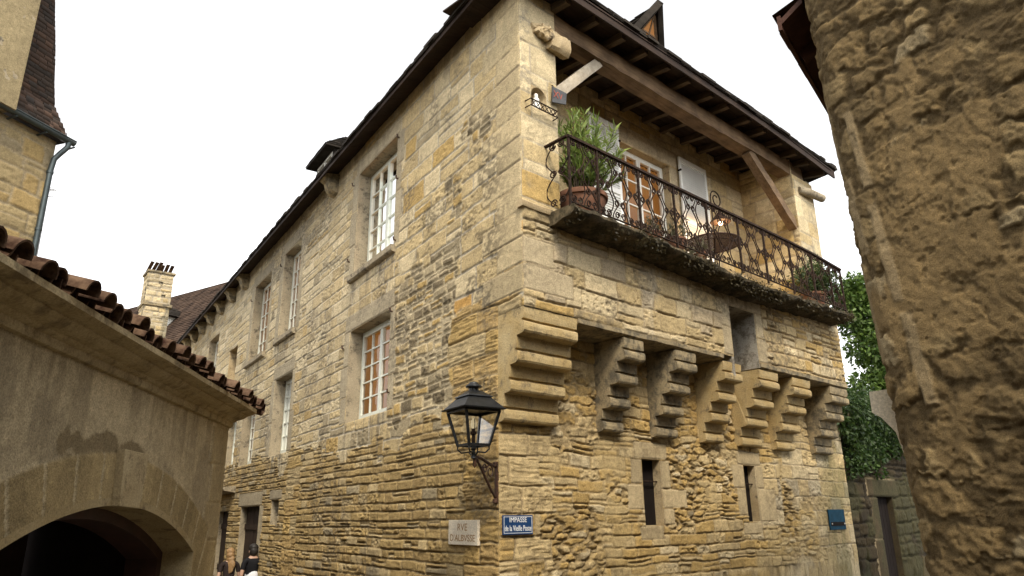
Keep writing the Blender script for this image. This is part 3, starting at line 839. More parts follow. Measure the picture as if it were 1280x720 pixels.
# ---------------------------------------------------------------- corbels of the overhang
def corbel_profile(back=-DLOW - .04, zt=4.70):
    fr_ = [-.46, -.31, -.155, 0.0]
    z0 = 3.44; pts = [(back, z0)]
    hh = (zt - z0) / 4
    for i, F in enumerate(fr_):
        b = z0 + hh * i
        r = hh * .44
        pts += [(F - .075, b), (F - .022, b + .012), (F - .006, b + .035), (F - .002, b + r * .6), (F - .008, b + r * .88), (F - .026, b + r),
                (F - .058, b + r * 1.04), (F - .060, b + r * 1.20), (F - .026, b + r * 1.24), (F - .016, b + hh * .72), (F - .014, b + hh - .006)]
    pts.append((back, zt))
    return pts
CORB = [(0, .96, 'corbel'), (1.92, 2.36, 'corbel_grey'), (3.13, 3.65, 'corbel_grey'), (4.42, 4.95, 'corbel'), (5.52, 6.17, 'corbel'), (6.70, 7.37, 'corbel'), (8.20, 8.95, 'corbel_grey')]
for i, (a, b, mt) in enumerate(CORB):
    mb = MB()
    if i == 0:
        mb.extrude(FR, [(o / .9868, z) for o, z in corbel_profile(-.61, 4.80)], a, b, 26, .007, 6.5, dirn=-dL)
    else:
        mb.extrude(FR, corbel_profile(), a, b, 18, .008, 6.5)
    c = mb.build('corbel', M[mt], H)
    if mt == 'corbel_grey': c['label'] = 'grey weathered stepped stone corbel'
lt = MB()
for a, b in ((.965, 1.9), (1.905, 3.12), (3.125, 4.43), (5.56, 6.2), (6.205, 7.36), (7.365, 8.95)):
    lt.extrude(FR, [(-DLOW - .02, 4.705), (-.02, 4.715), (.012, 4.735), (.014, 4.80), (-.1, 4.81), (-DLOW - .02, 4.81)], a, b, 10, .012)
lt.build('overhang_lintel', M['corbel_grey'], H, smooth=True)

# ---------------------------------------------------------------- loggia
NICHE = (.20, .50, 7.68, 8.02)
def pier_masonry(S, Z):
    a = layer(S, Z, 811, (.34, .46), (.6, 1.2), .012, .01, .008, .010, .1, .004, ((CREAM, 4), (PALE, 4), (GOLD, .25)), mort=(.40, .34, .24), pit=.15)
    h, c = a[0], a[1]
    fine = fbm(S * 14, Z * 18, 4, 371)
    c = stain(c, sstep(.54, .66, fbm(S * 2.2, Z * 1.4, 5, 361)) * sstep(.40, .6, fine), (.24, .21, .16), .6)
    return h, c
hf_wall('loggia_pier', FR, [(0, .018), (.71, .018)], [(6.16, .018), (9.8, .018)], [NICHE], pier_masonry, M['masonry'], H)
hf_wall('loggia_pier', FR, [(7.81, .022), (8.70, .022)], [(6.16, .022), (9.16, .022)], [], pier_masonry, M['masonry'], H)
FRET = Fr(FR.p(7.81, 0, 0), -nR, -dR)
def logg_masonry(S, Z):
    a = layer(S, Z, 911, (.22, .34), (.35, .7), .014, .012, .012, .015, .2, .006, ((CREAM, 4), (PALE, 3), (GOLD, 2)), mort=(.38, .30, .19))
    h, c = a[0], a[1]
    c = stain(c, sstep(.55, .68, fbm(S * 1.8, Z * 1.8, 5, 461)), (.20, .16, .10), .4)
    return h, c
hf_wall('loggia_wall', FRET, [(0, .025), (1.22, .025)], [(6.16, .025), (9.6, .025)], [], logg_masonry, M['masonry'], H)
FDOOR = (3.55, 5.12, 6.2, 8.90)
def back_masonry(S, Z):
    h, c = logg_masonry(S + 9, Z)
    h, c = dressed((h, c), S, Z, [(3.3, 3.85, 8.91, 9.25), (3.86, 4.75, 8.91, 9.27), (4.76, 5.4, 8.91, 9.25), (5.13, 5.37, 6.2, 7.1), (5.13, 5.37, 7.11, 8.0), (5.13, 5.37, 8.01, 8.9)], 83, (.44, .35, .22), relief=.02)
    return h, c
hf_wall('loggia_wall', FR, [(.6, .025), (8.15, .025)], [(6.16, .025), (9.72, .025)], [FDOOR], back_masonry, M['masonry'], H, off=-1.2)
MB().fbox(FR, 0.45, 8.85, 6.06, 6.17, -1.25, -.01).build('loggia_floor', M['ashlar_grey'], H)
MB().fbox(FR, .64, .70, 6.17, 9.7, -1.25, -.02).build('loggia_wall', M['ashlar'], H)
ew = MB().fbox(FR, 8.66, 8.84, 4.8, 9.3, -9.2, -.1); ew.fbox(FR, 8.66, 8.84, 0, 4.8, -9.2, -DLOW - .1); ew.build('end_wall', M['ashlar_grey'], H)

wd = window(FR, *FDOOR, .16, 2, 5, 'warm', H, o=-1.2, mat='white_paint', reveal='ashlar')
wd.name = 'french_door'
for (a, b, z0, z1) in ((2.68, 3.50, 6.35, 9.12), (5.38, 6.32, 6.35, 9.17)):
    m_ = MB(); o0, o1 = -1.155, -1.115
    for x in (a, (a + b) / 2 - .03, b - .06):
        if x == (a + b) / 2 - .03 and False: continue
        m_.fbox(FR, x, x + .06, z0, z1, o0, o1) if x != (a + b) / 2 - .03 else None
    for z in (z0, (z0 + z1) / 2, z1 - .10):
        m_.fbox(FR, a + .06, b - .06, z, z + .10, o0, o1)
    z = z0 + .11
    while z < z1 - .13:
        if not ((z0 + z1) / 2 - .05 < z < (z0 + z1) / 2 + .10):
            p = [FR.p(a + .06, z, o1 - .004), FR.p(b - .06, z, o1 - .004), FR.p(b - .06, z + .045, o0 + .006), FR.p(a + .06, z + .045, o0 + .006)]
            q = [v + Vector((0, 0, .010)) for v in p]
            m_.box8(p + q)
        z += .048
    m_.fbox(FR, a + .05, b - .05, z0 + .05, z1 - .05, o0 - .004, o0 + .003)
    sh = m_.build('shutter', M['shutter'], H)
    for z in (z0 + .3, z1 - .3):
        e = a if a > 4 else b
        MB().tube([FR.p(e, z, -1.16), FR.p(e, z, -1.09)], .022, 8).build('hinge', M['iron'], sh)

# beam, braces, rafters, boards
MB().beam(FR.p(.70, 9.30, -.15), FR.p(8.35, 9.30, -.15), .28, .29, nseg=40, amp=.022).build('eave_beam', M['beam'], H, smooth=True)
MB().beam(FR.p(.62, 7.98, -.14), FR.p(1.80, 9.16, -.14), .15, .17, nseg=10, amp=.01).build('brace', M['grey_wood'], H, label='bleached grey slanting brace')
MB().beam(FR.p(7.84, 7.98, -.12), FR.p(6.25, 9.17, -.12), .17, .19, nseg=10, amp=.012).build('brace', M['beam'], H)
def sagR(s):
    t = min(max((s - 4.5) / 4.2, 0), 1)
    return -.16 * t * t
for i in range(14):
    s = .72 + .61 * i + random.uniform(-.05, .05)
    MB().beam(FR.p(s, 9.62, -1.3), FR.p(s + random.uniform(-.03, .03), 9.485 + sagR(s), .33), .10, .12, nseg=6, amp=.012).build('rafter', M['rafter'], H)
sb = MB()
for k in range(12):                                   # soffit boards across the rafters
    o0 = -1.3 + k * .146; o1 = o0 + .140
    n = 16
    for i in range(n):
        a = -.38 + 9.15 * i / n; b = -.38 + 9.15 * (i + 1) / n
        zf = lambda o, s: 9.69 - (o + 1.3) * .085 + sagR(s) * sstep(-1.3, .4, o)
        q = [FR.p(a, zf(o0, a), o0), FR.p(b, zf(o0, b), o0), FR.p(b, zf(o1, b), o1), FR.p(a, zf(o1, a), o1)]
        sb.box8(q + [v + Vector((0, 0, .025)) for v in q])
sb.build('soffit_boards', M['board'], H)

fb = MB(); xs_ = np.linspace(-.36, 8.95, 24)
for a, b in zip(xs_[:-1], xs_[1:]):
    q = [FR.p(a, 9.42 + sagR(a), .40), FR.p(b, 9.42 + sagR(b), .40), FR.p(b, 9.42 + sagR(b), .43), FR.p(a, 9.42 + sagR(a), .43)]
    fb.box8(q + [v + Vector((0, 0, .17)) for v in q])
fb.build('fascia_board', M['board'], H)
# carved stone bracket, spout
cb = bmesh.new()
def lump(bm, c, r, sc=(1, 1, 1)):
    ret = bmesh.ops.create_icosphere(bm, subdivisions=3, radius=r)
    for v in ret['verts']:
        v.co = Vector((v.co.x * sc[0], v.co.y * sc[1], v.co.z * sc[2])) + Vector(c)
def lump_obj(name, lumps, mat, parent, amp=.015, fq=9):
    bm = bmesh.new()
    for l in lumps: lump(bm, *l)
    for v in bm.verts: v.co += Vector(mnoise.noise_vector(v.co * fq)) * amp
    off = wloc(parent)
    for v in bm.verts: v.co -= off
    me = bpy.data.meshes.new(name); bm.to_mesh(me); bm.free(); me.shade_smooth(); me.materials.append(mat)
    ob = bpy.data.objects.new(name, me); COL.objects.link(ob)
    if parent: ob.parent = parent
    return ob
cb.free()
mb = MB().extrude(FR, [(-.02, 8.74), (.10, 8.70), (.15, 8.74), (.17, 8.82), (.16, 8.97), (.11, 9.01), (-.02, 9.04)], .50, .88, 14, .022, 9)
br_ = mb.build('carved_bracket', M['ashlar'], H, smooth=True)
lump_obj('carved_head', [(FR.p(.36, 8.94, .02), .10, (1.3, .9, .9)), (FR.p(.47, 8.92, .06), .10), (FR.p(.27, 8.98, .02), .055), (FR.p(.33, 9.02, .04), .045), (FR.p(.41, 9.02, .07), .05), (FR.p(.49, 9.0, .10), .05), (FR.p(.30, 8.90, .06), .045), (FR.p(.37, 8.86, .09), .045), (FR.p(.44, 8.84, .11), .05), (FR.p(.40, 8.95, .12), .04), (FR.p(.50, 8.88, .13), .055)], M['ashlar'], br_, .035, 19)
MB().tube([FR.p(8.0, 8.83, .02), FR.p(8.25, 8.83, .10), FR.p(8.78, 8.82, .16)], [.075, .09, .085], 14).build('stone_spout', M['ashlar_grey'], H, smooth=True)

# niche lining with a round head
nm = MB()
s0, s1, z0, z1 = NICHE; cx = (s0 + s1) / 2; rr_ = (s1 - s0) / 2; zs_ = z1 - rr_
rings = []
for j in range(9):
    a = math.pi * j / 8
    col_ = [FR.p(cx - rr_ * math.cos(a), z, -.17 * math.sin(a)) for z in (z0, (z0 + zs_) / 2, zs_)]
    for k in range(1, 6):
        b = math.pi / 2 * k / 5
        col_.append(FR.p(cx - rr_ * math.cos(a) * math.cos(b), zs_ + rr_ * math.sin(b), -.17 * math.sin(a) * math.cos(b)))
    rings.append(col_)
m0 = len(rings[0])
nm.add([p for r in rings for p in r], [(j * m0 + k, (j + 1) * m0 + k, (j + 1) * m0 + k + 1, j * m0 + k + 1) for j in range(8) for k in range(m0 - 1)])
for sgn in (-1, 1):
    arc = [FR.p(cx + sgn * rr_ * math.cos(math.pi / 2 * k / 8), zs_ + rr_ * math.sin(math.pi / 2 * k / 8), 0.0) for k in range(9)]
    cor = FR.p(cx + sgn * rr_, z1, 0.0)
    nm.add([cor] + arc, [(0, k, k + 1) for k in range(1, 9)])
nm.add([FR.p(s0, z0, 0), FR.p(s1, z0, 0), FR.p(s1, z0, -.18), FR.p(s0, z0, -.18)], [(0, 1, 2, 3)])
nm.build('niche', M['ashlar'], H, smooth=True)
ng = MB()
for z in (7.60, 7.70): ng.tube([FR.p(.08, z, .0), FR.p(.09, z, .11), FR.p(.60, z, .11), FR.p(.61, z, .0)], .010, 5)
for i in range(6):
    a = .10 + .083 * i
    ng.tube([FR.p(a, 7.60, .11), FR.p(a + .083, 7.70, .11)], .007, 4); ng.tube([FR.p(a, 7.70, .11), FR.p(a + .083, 7.60, .11)], .007, 4)
ng.build('niche_railing', M['iron'], H)

# ---------------------------------------------------------------- balcony slab and railing
def slab_sag(s):
    return -.11 * math.exp(-((s - 5.0) / 2.0) ** 2)
sl = MB().extrude(FR, [(-.03, 5.97), (.12, 5.975), (.28, 5.99), (.38, 6.01), (.45, 6.035), (.48, 6.07), (.47, 6.12), (.30, 6.155), (-.03, 6.158)], .46, 8.62, 120, .036, 4.5, sag=slab_sag)
slab = sl.build('balcony_slab', M['slab'], H, smooth=True)
rsm = np.random.RandomState(5)
n = 2600
ss = rsm.uniform(.48, 8.62, n); oo = rsm.choice([.47, .50, .42, .30], n) + rsm.normal(0, .02, n)
cl = np.array([mnoise.noise(Vector((x * 1.7, 0, 0))) for x in ss]); keep = (cl + rsm.normal(0, .18, n)) > .02
ss, oo = ss[keep], oo[keep]; n = len(ss)
zz = np.where(oo > .44, rsm.uniform(5.99, 6.16, n), rsm.uniform(5.95, 5.98, n)) + np.array([slab_sag(x) for x in ss])
pos = np.array([FR.p(a, z, o) for a, z, o in zip(ss, zz, oo)])
dr_ = np.array(nR)[None] * rsm.uniform(.1, 1, (n, 1)) + np.array(dR)[None] * rsm.normal(0, .5, (n, 1)) + np.array((0, 0, 1.))[None] * rsm.normal(-.2, .7, (n, 1))
ms_ = leaf_cloud('moss', pos, dr_, .055, .022, leaf_cols(rsm, n, (.035, .028, .012), (.10, .08, .035)), M['leaf'], slab, rsm)
ms_['kind'] = 'stuff'

RO = .41; ZB, ZT = 6.19, 7.12
posts = [.47, 1.03, 1.93, 2.79, 3.67, 4.6, 5.44, 6.36, 7.22, 7.95, 8.46]
def railz(s):
    t = min(max((s - 7.0) / 1.8, 0), 1)
    return ZT - .10 * t
rail = MB()
rail.beam(FR.p(.45, ZT + .012, -.02), FR.p(.45, ZT + .012, RO), .05, .024)
prev = posts[0] - .025
for a in posts[1:]:
    rail.beam(FR.p(prev, railz(prev) + .012, RO), FR.p(a + (.025 if a == posts[-1] else 0), railz(a) + .012, RO), .06, .036); prev = a
rail.beam(FR.p(8.46, railz(8.46) + .012, RO), FR.p(8.46, railz(8.46) + .012, -.02), .05, .024)
rail.beam(FR.p(.45, ZB, RO), FR.p(8.48, ZB, RO), .028, .014)
rl = rail.build('balcony_railing', M['iron'], H)
for a in posts:
    MB().beam(FR.p(a, 6.12, RO), FR.p(a, railz(a), RO), .03, .03, up=dR).build('railing_post', M['iron'], rl)
def spiral(cx, cz, r, a0, turns, sgn, n=12):
    return [(cx + r * (1 - .72 * k / n) * math.cos(a0 + sgn * turns * 2 * math.pi * k / n), cz + r * (1 - .72 * k / n) * math.sin(a0 + sgn * turns * 2 * math.pi * k / n)) for k in range(n + 1)]
def scroll_lines(mir):
    """one unit of the ogee lattice in a 0..1 by 0..1 box: two bars that swell apart and meet, with paired ram's horn scrolls"""
    L = []
    zz = np.linspace(0, 1, 25)
    for sg in (-1, 1):
        L.append([(.5 + sg * (.06 + .44 * abs(math.sin(2 * math.pi * (z + (.25 if mir else 0))))), z) for z in zz])
    for zc, up in (((.25, 1), (.75, 1), (.97, -1), (.06, 1)) if mir else ((.5, 1), (.53, -1), (.96, -1), (.05, 1))):
        for sg in (-1, 1):
            sp = []
            for k in range(15):
                t = k / 14; an = math.pi * (1.0 - 2.5 * t); r = .15 * (1 - .62 * t)
                sp.append((.5 + sg * (.20 + r * math.cos(an)), zc + up * .42 * (.02 + .0) + up * r * .40 * math.sin(an) + up * .0))
            L.append(sp)
    return L
def panel(p0, p1, zb, ztf, name='scroll_panel'):
    mb = MB(); Ld = (p1 - p0).length
    n = max(1, int(round(Ld / .30)))
    for i in range(n):
        for ln in scroll_lines(i % 2 == 1):
            pts = []
            for x, z in ln:
                t = (i + .5 + (x - .5) * 1.08) / n
                q = p0.lerp(p1, t); zt = ztf(t)
                pts.append(Vector((q.x, q.y, zb + (zt - zb) * z)))
            mb.tube(pts, .0095 if len(ln) == 25 else .0100, 5)
    return mb.build(name, M['iron'], rl, smooth=True)
for a, b in zip(posts[:-1], posts[1:]):
    panel(FR.p(a, 0, RO), FR.p(b, 0, RO), ZB, lambda t, a=a, b=b: railz(a + (b - a) * t))
panel(FR.p(.45, 0, .02), FR.p(.45, 0, RO), ZB, lambda t: ZT)
panel(FR.p(8.46, 0, .02), FR.p(8.46, 0, RO), ZB, lambda t: railz(8.46))

# ---------------------------------------------------------------- roof
def line_x(p, d, q, e):
    den = d.x * e.y - d.y * e.x
    t = ((q.x - p.x) * e.y - (q.y - p.y) * e.x) / den
    return Vector((p.x + d.x * t, p.y + d.y * t, 0))
def shingle_face(mb, bl, br, tr, tl, rows, seg=.4, lift=.03, jit=.01):
    nn_ = (br - bl).cross(tl - bl).normalized(); nn_ = nn_ if nn_.z > 0 else -nn_
    mb.add([v - nn_ * .012 for v in ((bl, br, tr, tl) if (tr - tl).length > .01 else (bl, br, tr))], [(0, 1, 2, 3) if (tr - tl).length > .01 else (0, 1, 2)])
    for r in range(rows):
        t0, t1 = r / rows, (r + 1.25) / rows
        t1 = min(t1, 1)
        a0, b0 = bl.lerp(tl, t0), br.lerp(tr, t0); a1, b1 = bl.lerp(tl, t1), br.lerp(tr, t1)
        nrm = (br - bl).cross(tl - bl).normalized()
        if nrm.z < 0: nrm = -nrm
        n = max(1, int((b0 - a0).length / seg))
        for i in range(n):
            j = nrm * (lift + random.uniform(-jit, jit)); k = (a1 - a0) * random.uniform(-.12, .05)
            q = [a0.lerp(b0, i / n) + j + k, a0.lerp(b0, (i + .97) / n) + j + k, a1.lerp(b1, (i + .97) / n), a1.lerp(b1, i / n)]
            mb.add(q + [q[0] - j * 1.1, q[1] - j * 1.1], [(0, 1, 2, 3), (0, 4, 5, 1)])
EV = .42; ZE = 9.63
pL = FL.p(0, 0, EV); pR = FR.p(0, 0, .45)
E1 = line_x(pL, dL, pR, dR); E2 = FR.p(9.05, 0, .45); E3 = E2 + dL * 27; E4 = E1 + dL * 27.6
for e, z in ((E1, ZE), (E2, ZE - .16), (E3, ZE), (E4, ZE)): e.z = z
Wd = (E2 - E1).length
mid1 = (E1 + E2) / 2 + dL * 4.8; mid2 = (E3 + E4) / 2
HR = ZE + 4.0
Hp = Vector((mid1.x, mid1.y, HR)); Hq = Vector((mid2.x, mid2.y, HR))
rf = MB()
shingle_face(rf, E1, E4, Hq, Hp, 44, .34, .035, .012)
shingle_face(rf, E2, E1, Hp, Hp, 44, .34, .035, .012)
shingle_face(rf, E3, E2, Hp, Hq, 22, .8, .035, .012)
# slabs of the eave edge, two deep
def eave_slabs(a, b, inward, sagf=None, lo=.0, layers=2):
    L_ = (b - a).length; d = (b - a).normalized()
    for ly in range(layers):
        x = 0
        while x < L_ - .05:
            w = random.uniform(.18, .42); w = min(w, L_ - x)
            z = .03 * 0 + ly * .055 + random.uniform(-.008, .008) + lo
            p = a + d * x; q = a + d * (x + w - .006)
            if sagf: p = p + Vector((0, 0, sagf(x))); q = q + Vector((0, 0, sagf(x + w)))
            out = random.uniform(-.02, .05) - ly * .03
            r = [p - inward * out, q - inward * out, q + inward * .5 + Vector((0, 0, .30)), p + inward * .5 + Vector((0, 0, .30))]
            r = [v + Vector((0, 0, z)) for v in r]
            rf.box8(r + [v + Vector((0, 0, .05)) for v in r]); x += w
eave_slabs(E1, E4, -nL)
eave_slabs(E1, E2, -nR, sagf=lambda x: 0)
rf.build('roof', M['slate'], H)
# boarded underside of the street eave with the wall plate
eb = MB()
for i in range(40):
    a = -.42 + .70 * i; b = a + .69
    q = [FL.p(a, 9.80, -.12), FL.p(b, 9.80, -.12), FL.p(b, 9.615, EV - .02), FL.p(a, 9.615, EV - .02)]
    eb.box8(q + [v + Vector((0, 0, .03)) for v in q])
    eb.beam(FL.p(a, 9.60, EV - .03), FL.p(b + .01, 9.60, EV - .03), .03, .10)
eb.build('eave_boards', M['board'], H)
for s in (7.45, 15.5, 17.2, 18.9, 20.6, 22.2, 23.8, 25.3):
    MB().extrude(FL, [(-.05, 9.22), (.14, 9.26), (.22, 9.36), (.26, 9.5), (.36, 9.56), (.36, 9.66), (-.05, 9.70)], s - .16, s + .16, 4, .012).build('eave_corbel', M['corbel_grey'], H, smooth=True)
# far end of the house
MB().add([FL.p(27.5, 0, 0), FL.p(27.5, 0, -9), FL.p(27.5, 9.7, -9), FL.p(27.5, 9.7, 0)], [(0, 1, 2, 3)]).build('end_wall', M['ashlar_grey'], H)

# dormers
dm = MB()
dm.fbox(FL, 9.75, 9.85, 10.2, 11.75, -2.2, -.6); dm.fbox(FL, 11.05, 11.15, 10.2, 11.75, -2.2, -.6)
dm.fbox(FL, 9.85, 11.05, 10.2, 10.75, -.7, -.6); dm.fbox(FL, 9.85, 11.05, 11.62, 11.75, -.7, -.6)
D1 = dm.build('dormer', M['slate'], H)
f = MB()
for a in (9.85, 10.42, 10.98): f.fbox(FL, a, a + .07, 10.75, 11.62, -.66, -.59)
for z in (10.75, 11.17, 11.56): f.fbox(FL, 9.92, 10.98, z, z + .06, -.66, -.59)
f.build('dormer_window', M['white_paint'], D1)
MB().fbox(FL, 9.85, 11.05, 10.75, 11.62, -.72, -.70).build('glass_pane', M['dark'], D1)
d2 = MB()
q = [FL.p(9.62, 11.72, -.34), FL.p(11.32, 11.72, -.34), FL.p(11.32, 11.72, -2.6), FL.p(9.62, 11.72, -2.6)]
ap = [FL.p(10.45, 12.52, -1.15), FL.p(10.45, 12.52, -2.6)]
shingle_face(d2, q[1], q[0], ap[0], ap[0], 10, .25, .03); shingle_face(d2, q[2], q[1], ap[0], ap[1], 10, .25, .03); shingle_face(d2, q[0], q[3], ap[1], ap[0], 10, .25, .03)
d2.add([v - Vector((0, 0, .05)) for v in q], [(0, 1, 2, 3)]); d2.add(q + [v - Vector((0, 0, .05)) for v in q], [(0, 1, 5, 4), (1, 2, 6, 5), (3, 0, 4, 7)])
d2.build('dormer_roof', M['slate'], D1)
d3 = MB()
fa = [FR.p(2.85, 10.25, -.28), FR.p(3.85, 10.22, -.28), FR.p(3.36, 11.02, .10), FR.p(3.36, 11.02, -2.2), FR.p(2.85, 10.25, -1.6), FR.p(3.85, 10.22, -1.6)]
shingle_face(d3, fa[0], fa[4], fa[3], fa[2], 6, .2, .05); shingle_face(d3, fa[5], fa[1], fa[2], fa[3], 6, .2, .05)
d3.add([v - Vector((0, 0, .07)) for v in (fa[0], fa[4], fa[3], fa[2])], [(0, 1, 2, 3)]); d3.add([v - Vector((0, 0, .07)) for v in (fa[5], fa[1], fa[2], fa[3])], [(0, 1, 2, 3)])
for a, b in ((fa[0], fa[2]), (fa[1], fa[2])): d3.beam(a, b, .09, .13)
D3 = d3.build('dormer', M['slate'], H)
t = [FR.p(2.97, 10.25, -.30), FR.p(3.73, 10.25, -.30), FR.p(3.36, 10.86, -.05)]
MB().add(t, [(0, 1, 2)]).build('dormer_window', M['curtain'], D3)
bb = MB()
bb.beam(t[0].lerp(t[1], .5), t[2], .03, .03); bb.beam(t[0].lerp(t[2], .45), t[1].lerp(t[2], .45), .03, .03); bb.beam(t[0], t[2], .06, .05); bb.beam(t[1], t[2], .06, .05)
bb.build('window_bars', M['beam'], D3)

# =================================================================== NEIGHBOURING BUILDINGS
# ---- low building with the arched gateway, to the left
dG = Vector((-.1045, .9945, 0)); nG = Vector((.9945, .1045, 0))
FG = Fr((-3.5, 8.6, 0), dG, nG)
G = thing('gate_building', 'low rendered building with a moulded cornice, canal tile roof and a dark wide arched gateway', 'building', FG.p(.45, 0, 0))
AC, ARI, ARE, ATOP = -2.45, 4.9, 5.31, 2.435        # arch centre along the wall, radii, crown height
AH = 2.03
def garage_hf(S, Z):
    h = .012 * (fbm(S * 1.3, Z * 1.3, 4, 3) - .5) + .008 * (fbm(S * 16, Z * 16, 4, 5) - .5) + .005 * (fbm(S * 55, Z * 55, 2, 6) - .5)
    c = np.array((.53, .435, .275)) * (.74 + .52 * fbm(S * 1.4, Z * 1.8, 6, 7))[..., None]; drip = sstep(.50, .66, fbm(S * 7, Z * .5, 4, 91)) * sstep(2.6, 3.4, Z + .5 * (fbm(S * 3, Z * 0 + 2, 3, 93) - .5)); c = stain(c, drip, (.17, .135, .085), .45); c = stain(c, sstep(.58, .68, fbm(S * 2.2, Z * 1.6, 6, 95)), (.25, .205, .135), .5)
    blot = sstep(.48, .53, fbm(S * 1.6 + 1, Z * 2.2, 5, 22) - .45 * sstep(.2, 1.5, np.abs(S + 2.6)) + .30 * sstep(3.22, 2.78, Z) - .08)
    c = stain(c, blot, (.20, .15, .08), .8)
    pil = sstep(-.02, .0, S + .06 + .10 * (np.floor(Z / .42) % 2))
    joint = np.abs((Z / .42) % 1 - .5) > .485
    ps = np.array((.41, .325, .185)) * (.74 + .5 * fbm(S * 4, Z * 3, 5, 12))[..., None]
    h = h * (1 - pil) + pil * (.014 + .004 * (fbm(S * 20, Z * 20, 3, 8) - .5) - .010 * joint); c = c * (1 - pil[..., None]) + ps * pil[..., None]
    vo = sstep(0, .03, ARE + .01 - np.sqrt((S - AC) ** 2 + (Z - (ATOP - ARI)) ** 2)) * (np.abs(S - AC) < 2.5)
    vo = np.maximum(vo, sstep(0, .03, S - (AC + AH) + .0) * (Z < 2.1)); vo = np.maximum(vo, sstep(0, .03, (AC - AH) - S) * (Z < 2.1) * (S > AC - AH - .5))
    vs_ = np.array((.36, .275, .14)) * (.72 + .54 * fbm(S * 3, Z * 3, 5, 14))[..., None]
    th = np.arctan2(S - AC, Z - (ATOP - ARI)); jt = np.abs((th * ARI / .40) % 1 - .5) > .465
    vs_ = vs_ * (.82 + .36 * vnoise(np.floor(th * ARI / .40 + .5) * 3.7 + 9.3, np.full_like(S, 4.4)))[..., None]; vs_ = np.where(jt[..., None], np.array((.52, .43, .27)), vs_)
    h = h * (1 - vo) + vo * (.012 - .010 * jt + .003 * (fbm(S * 20, Z * 20, 3, 9) - .5)); c = c * (1 - vo[..., None]) + vs_ * vo[..., None]
    return h, c
def arch_cut(s, z):
    return (np.abs(s - AC) < AH - .0) & (np.sqrt((s - AC) ** 2 + (z - (ATOP - ARI)) ** 2) < ARI + .012)
hf_wall('front_wall', FG, [(-15, .2), (-8.6, .05), (-5.2, .018), (.45, .018)], [(0, .2), (1.6, .018), (3.5, .018)], [], garage_hf, M['masonry'], G, cutf=arch_cut)
ar = MB(); arc_i = []; arc_o = []
th0 = math.asin(AH / ARI)
for k in range(49):
    a = -th0 + 2 * th0 * k / 48
    arc_i.append((AC + ARI * math.sin(a), ATOP - ARI + ARI * math.cos(a))); arc_o.append((AC + (ARI + .06) * math.sin(a), ATOP - ARI + (ARI + .06) * math.cos(a)))
arc_i = [(AC - AH, 0)] + arc_i + [(AC + AH, 0)]; arc_o = [(AC - AH - .06, 0)] + arc_o + [(AC + AH + .06, 0)]
nA = len(arc_i)
ar.add([FG.p(s, z, .014) for s, z in arc_i] + [FG.p(s, z, .014) for s, z in arc_o] + [FG.p(s, z, -.30) for s, z in arc_i],
       [(k, k + 1, nA + k + 1, nA + k) for k in range(nA - 1)] + [(k, k + 1, 2 * nA + k + 1, 2 * nA + k) for k in range(nA - 1)])
ar.build('arch', m_stone('arch_stone', (.33, .25, .125), (.39, .31, .175), stain=(.12, .085, .05), amount=.3, dist=.006), G, smooth=True)
ai = MB()
ri = .10
in2 = [(AC + (ARI - ri) * math.sin(a_), ATOP - ARI + (ARI - ri) * math.cos(a_)) for a_ in [(-th0 + 2 * th0 * k / 48) * .955 for k in range(49)]]
in2 = [(AC - AH + ri, 0)] + in2 + [(AC + AH - ri, 0)]
ai.add([FG.p(s, z, -.30) for s, z in arc_i] + [FG.p(s, z, -.30) for s, z in in2] + [FG.p(s, z, -.62) for s, z in in2],
       [(k, k + 1, nA + k + 1, nA + k) for k in range(nA - 1)] + [(nA + k, nA + k + 1, 2 * nA + k + 1, 2 * nA + k) for k in range(nA - 1)])
vb = MB(); vb.fbox(FG, AC - AH - .3, AC - AH + .05, 0, 2.6, -1.7, -.64); vb.fbox(FG, AC + AH - .05, AC + AH + .3, 0, 2.6, -1.7, -.64); vb.fbox(FG, AC - AH - .3, AC + AH + .3, 2.38, 2.7, -1.7, -.64)
vb.build('passage_lining', M['dark'], G)
ai.build('door_frame', m_plain('dark_red_frame', (.045, .018, .012), .7, .3), G)
gdoor = MB()
for k in range(16):
    a = AC - AH + .10 + k * (2 * AH - .2) / 16
    gdoor.fbox(FG, a, a + (2 * AH - .2) / 16 - .012, 0, 2.40, -1.66, -1.62 - .006 * (k % 2))
gdoor.build('gate_door', M['darkwood'], G)
ks = MB()
q = [FG.p(-2.63, 2.425, .0), FG.p(-2.22, 2.415, .0), FG.p(-2.17, 2.87, .0), FG.p(-2.68, 2.87, .0)]
ks.box8(q + [v + nG * .075 for v in q])
ks.build('keystone', M['cream'], G, bevel=.008)
CP = [(0, 3.41), (.035, 3.415), (.045, 3.43), (.045, 3.475), (.075, 3.487), (.085, 3.505), (.13, 3.515), (.17, 3.532), (.19, 3.552), (.20, 3.56), (.20, 3.575), (.27, 3.585), (.30, 3.605), (.30, 3.650), (0, 3.67)]
def cornice_run(mb, pts, norms, prof):
    n = len(prof); vs_ = []; fs_ = []
    for p, nv in zip(pts, norms):
        for o, z in prof: vs_.append(p + nv * o + Vector((0, 0, z)))
    for i in range(len(pts) - 1):
        for k in range(n - 1): fs_.append((i * n + k, i * n + k + 1, (i + 1) * n + k + 1, (i + 1) * n + k))
    mb.add(vs_, fs_)
MB().fbox(FG, -15, -7.4, 0, 8.2, -6, -.02).build('added_shade_wing', M['ashlar_grey'], G)  # added block out of view, cuts skylight to the lower street
co = MB()
c0 = FG.p(.45, 0, 0); dS = Vector((-.62, .785, 0)); nS = Vector((.785, .62, 0))
mit = (nG + nS) / (1 + nG.dot(nS))
run = [FG.p(s, 0, 0) for s in np.linspace(-15, .40, 60)] + [c0] + [c0 + dS * x for x in np.linspace(.2, 5, 12)]
co_n = [nG] * 60 + [mit] + [nS] * 12
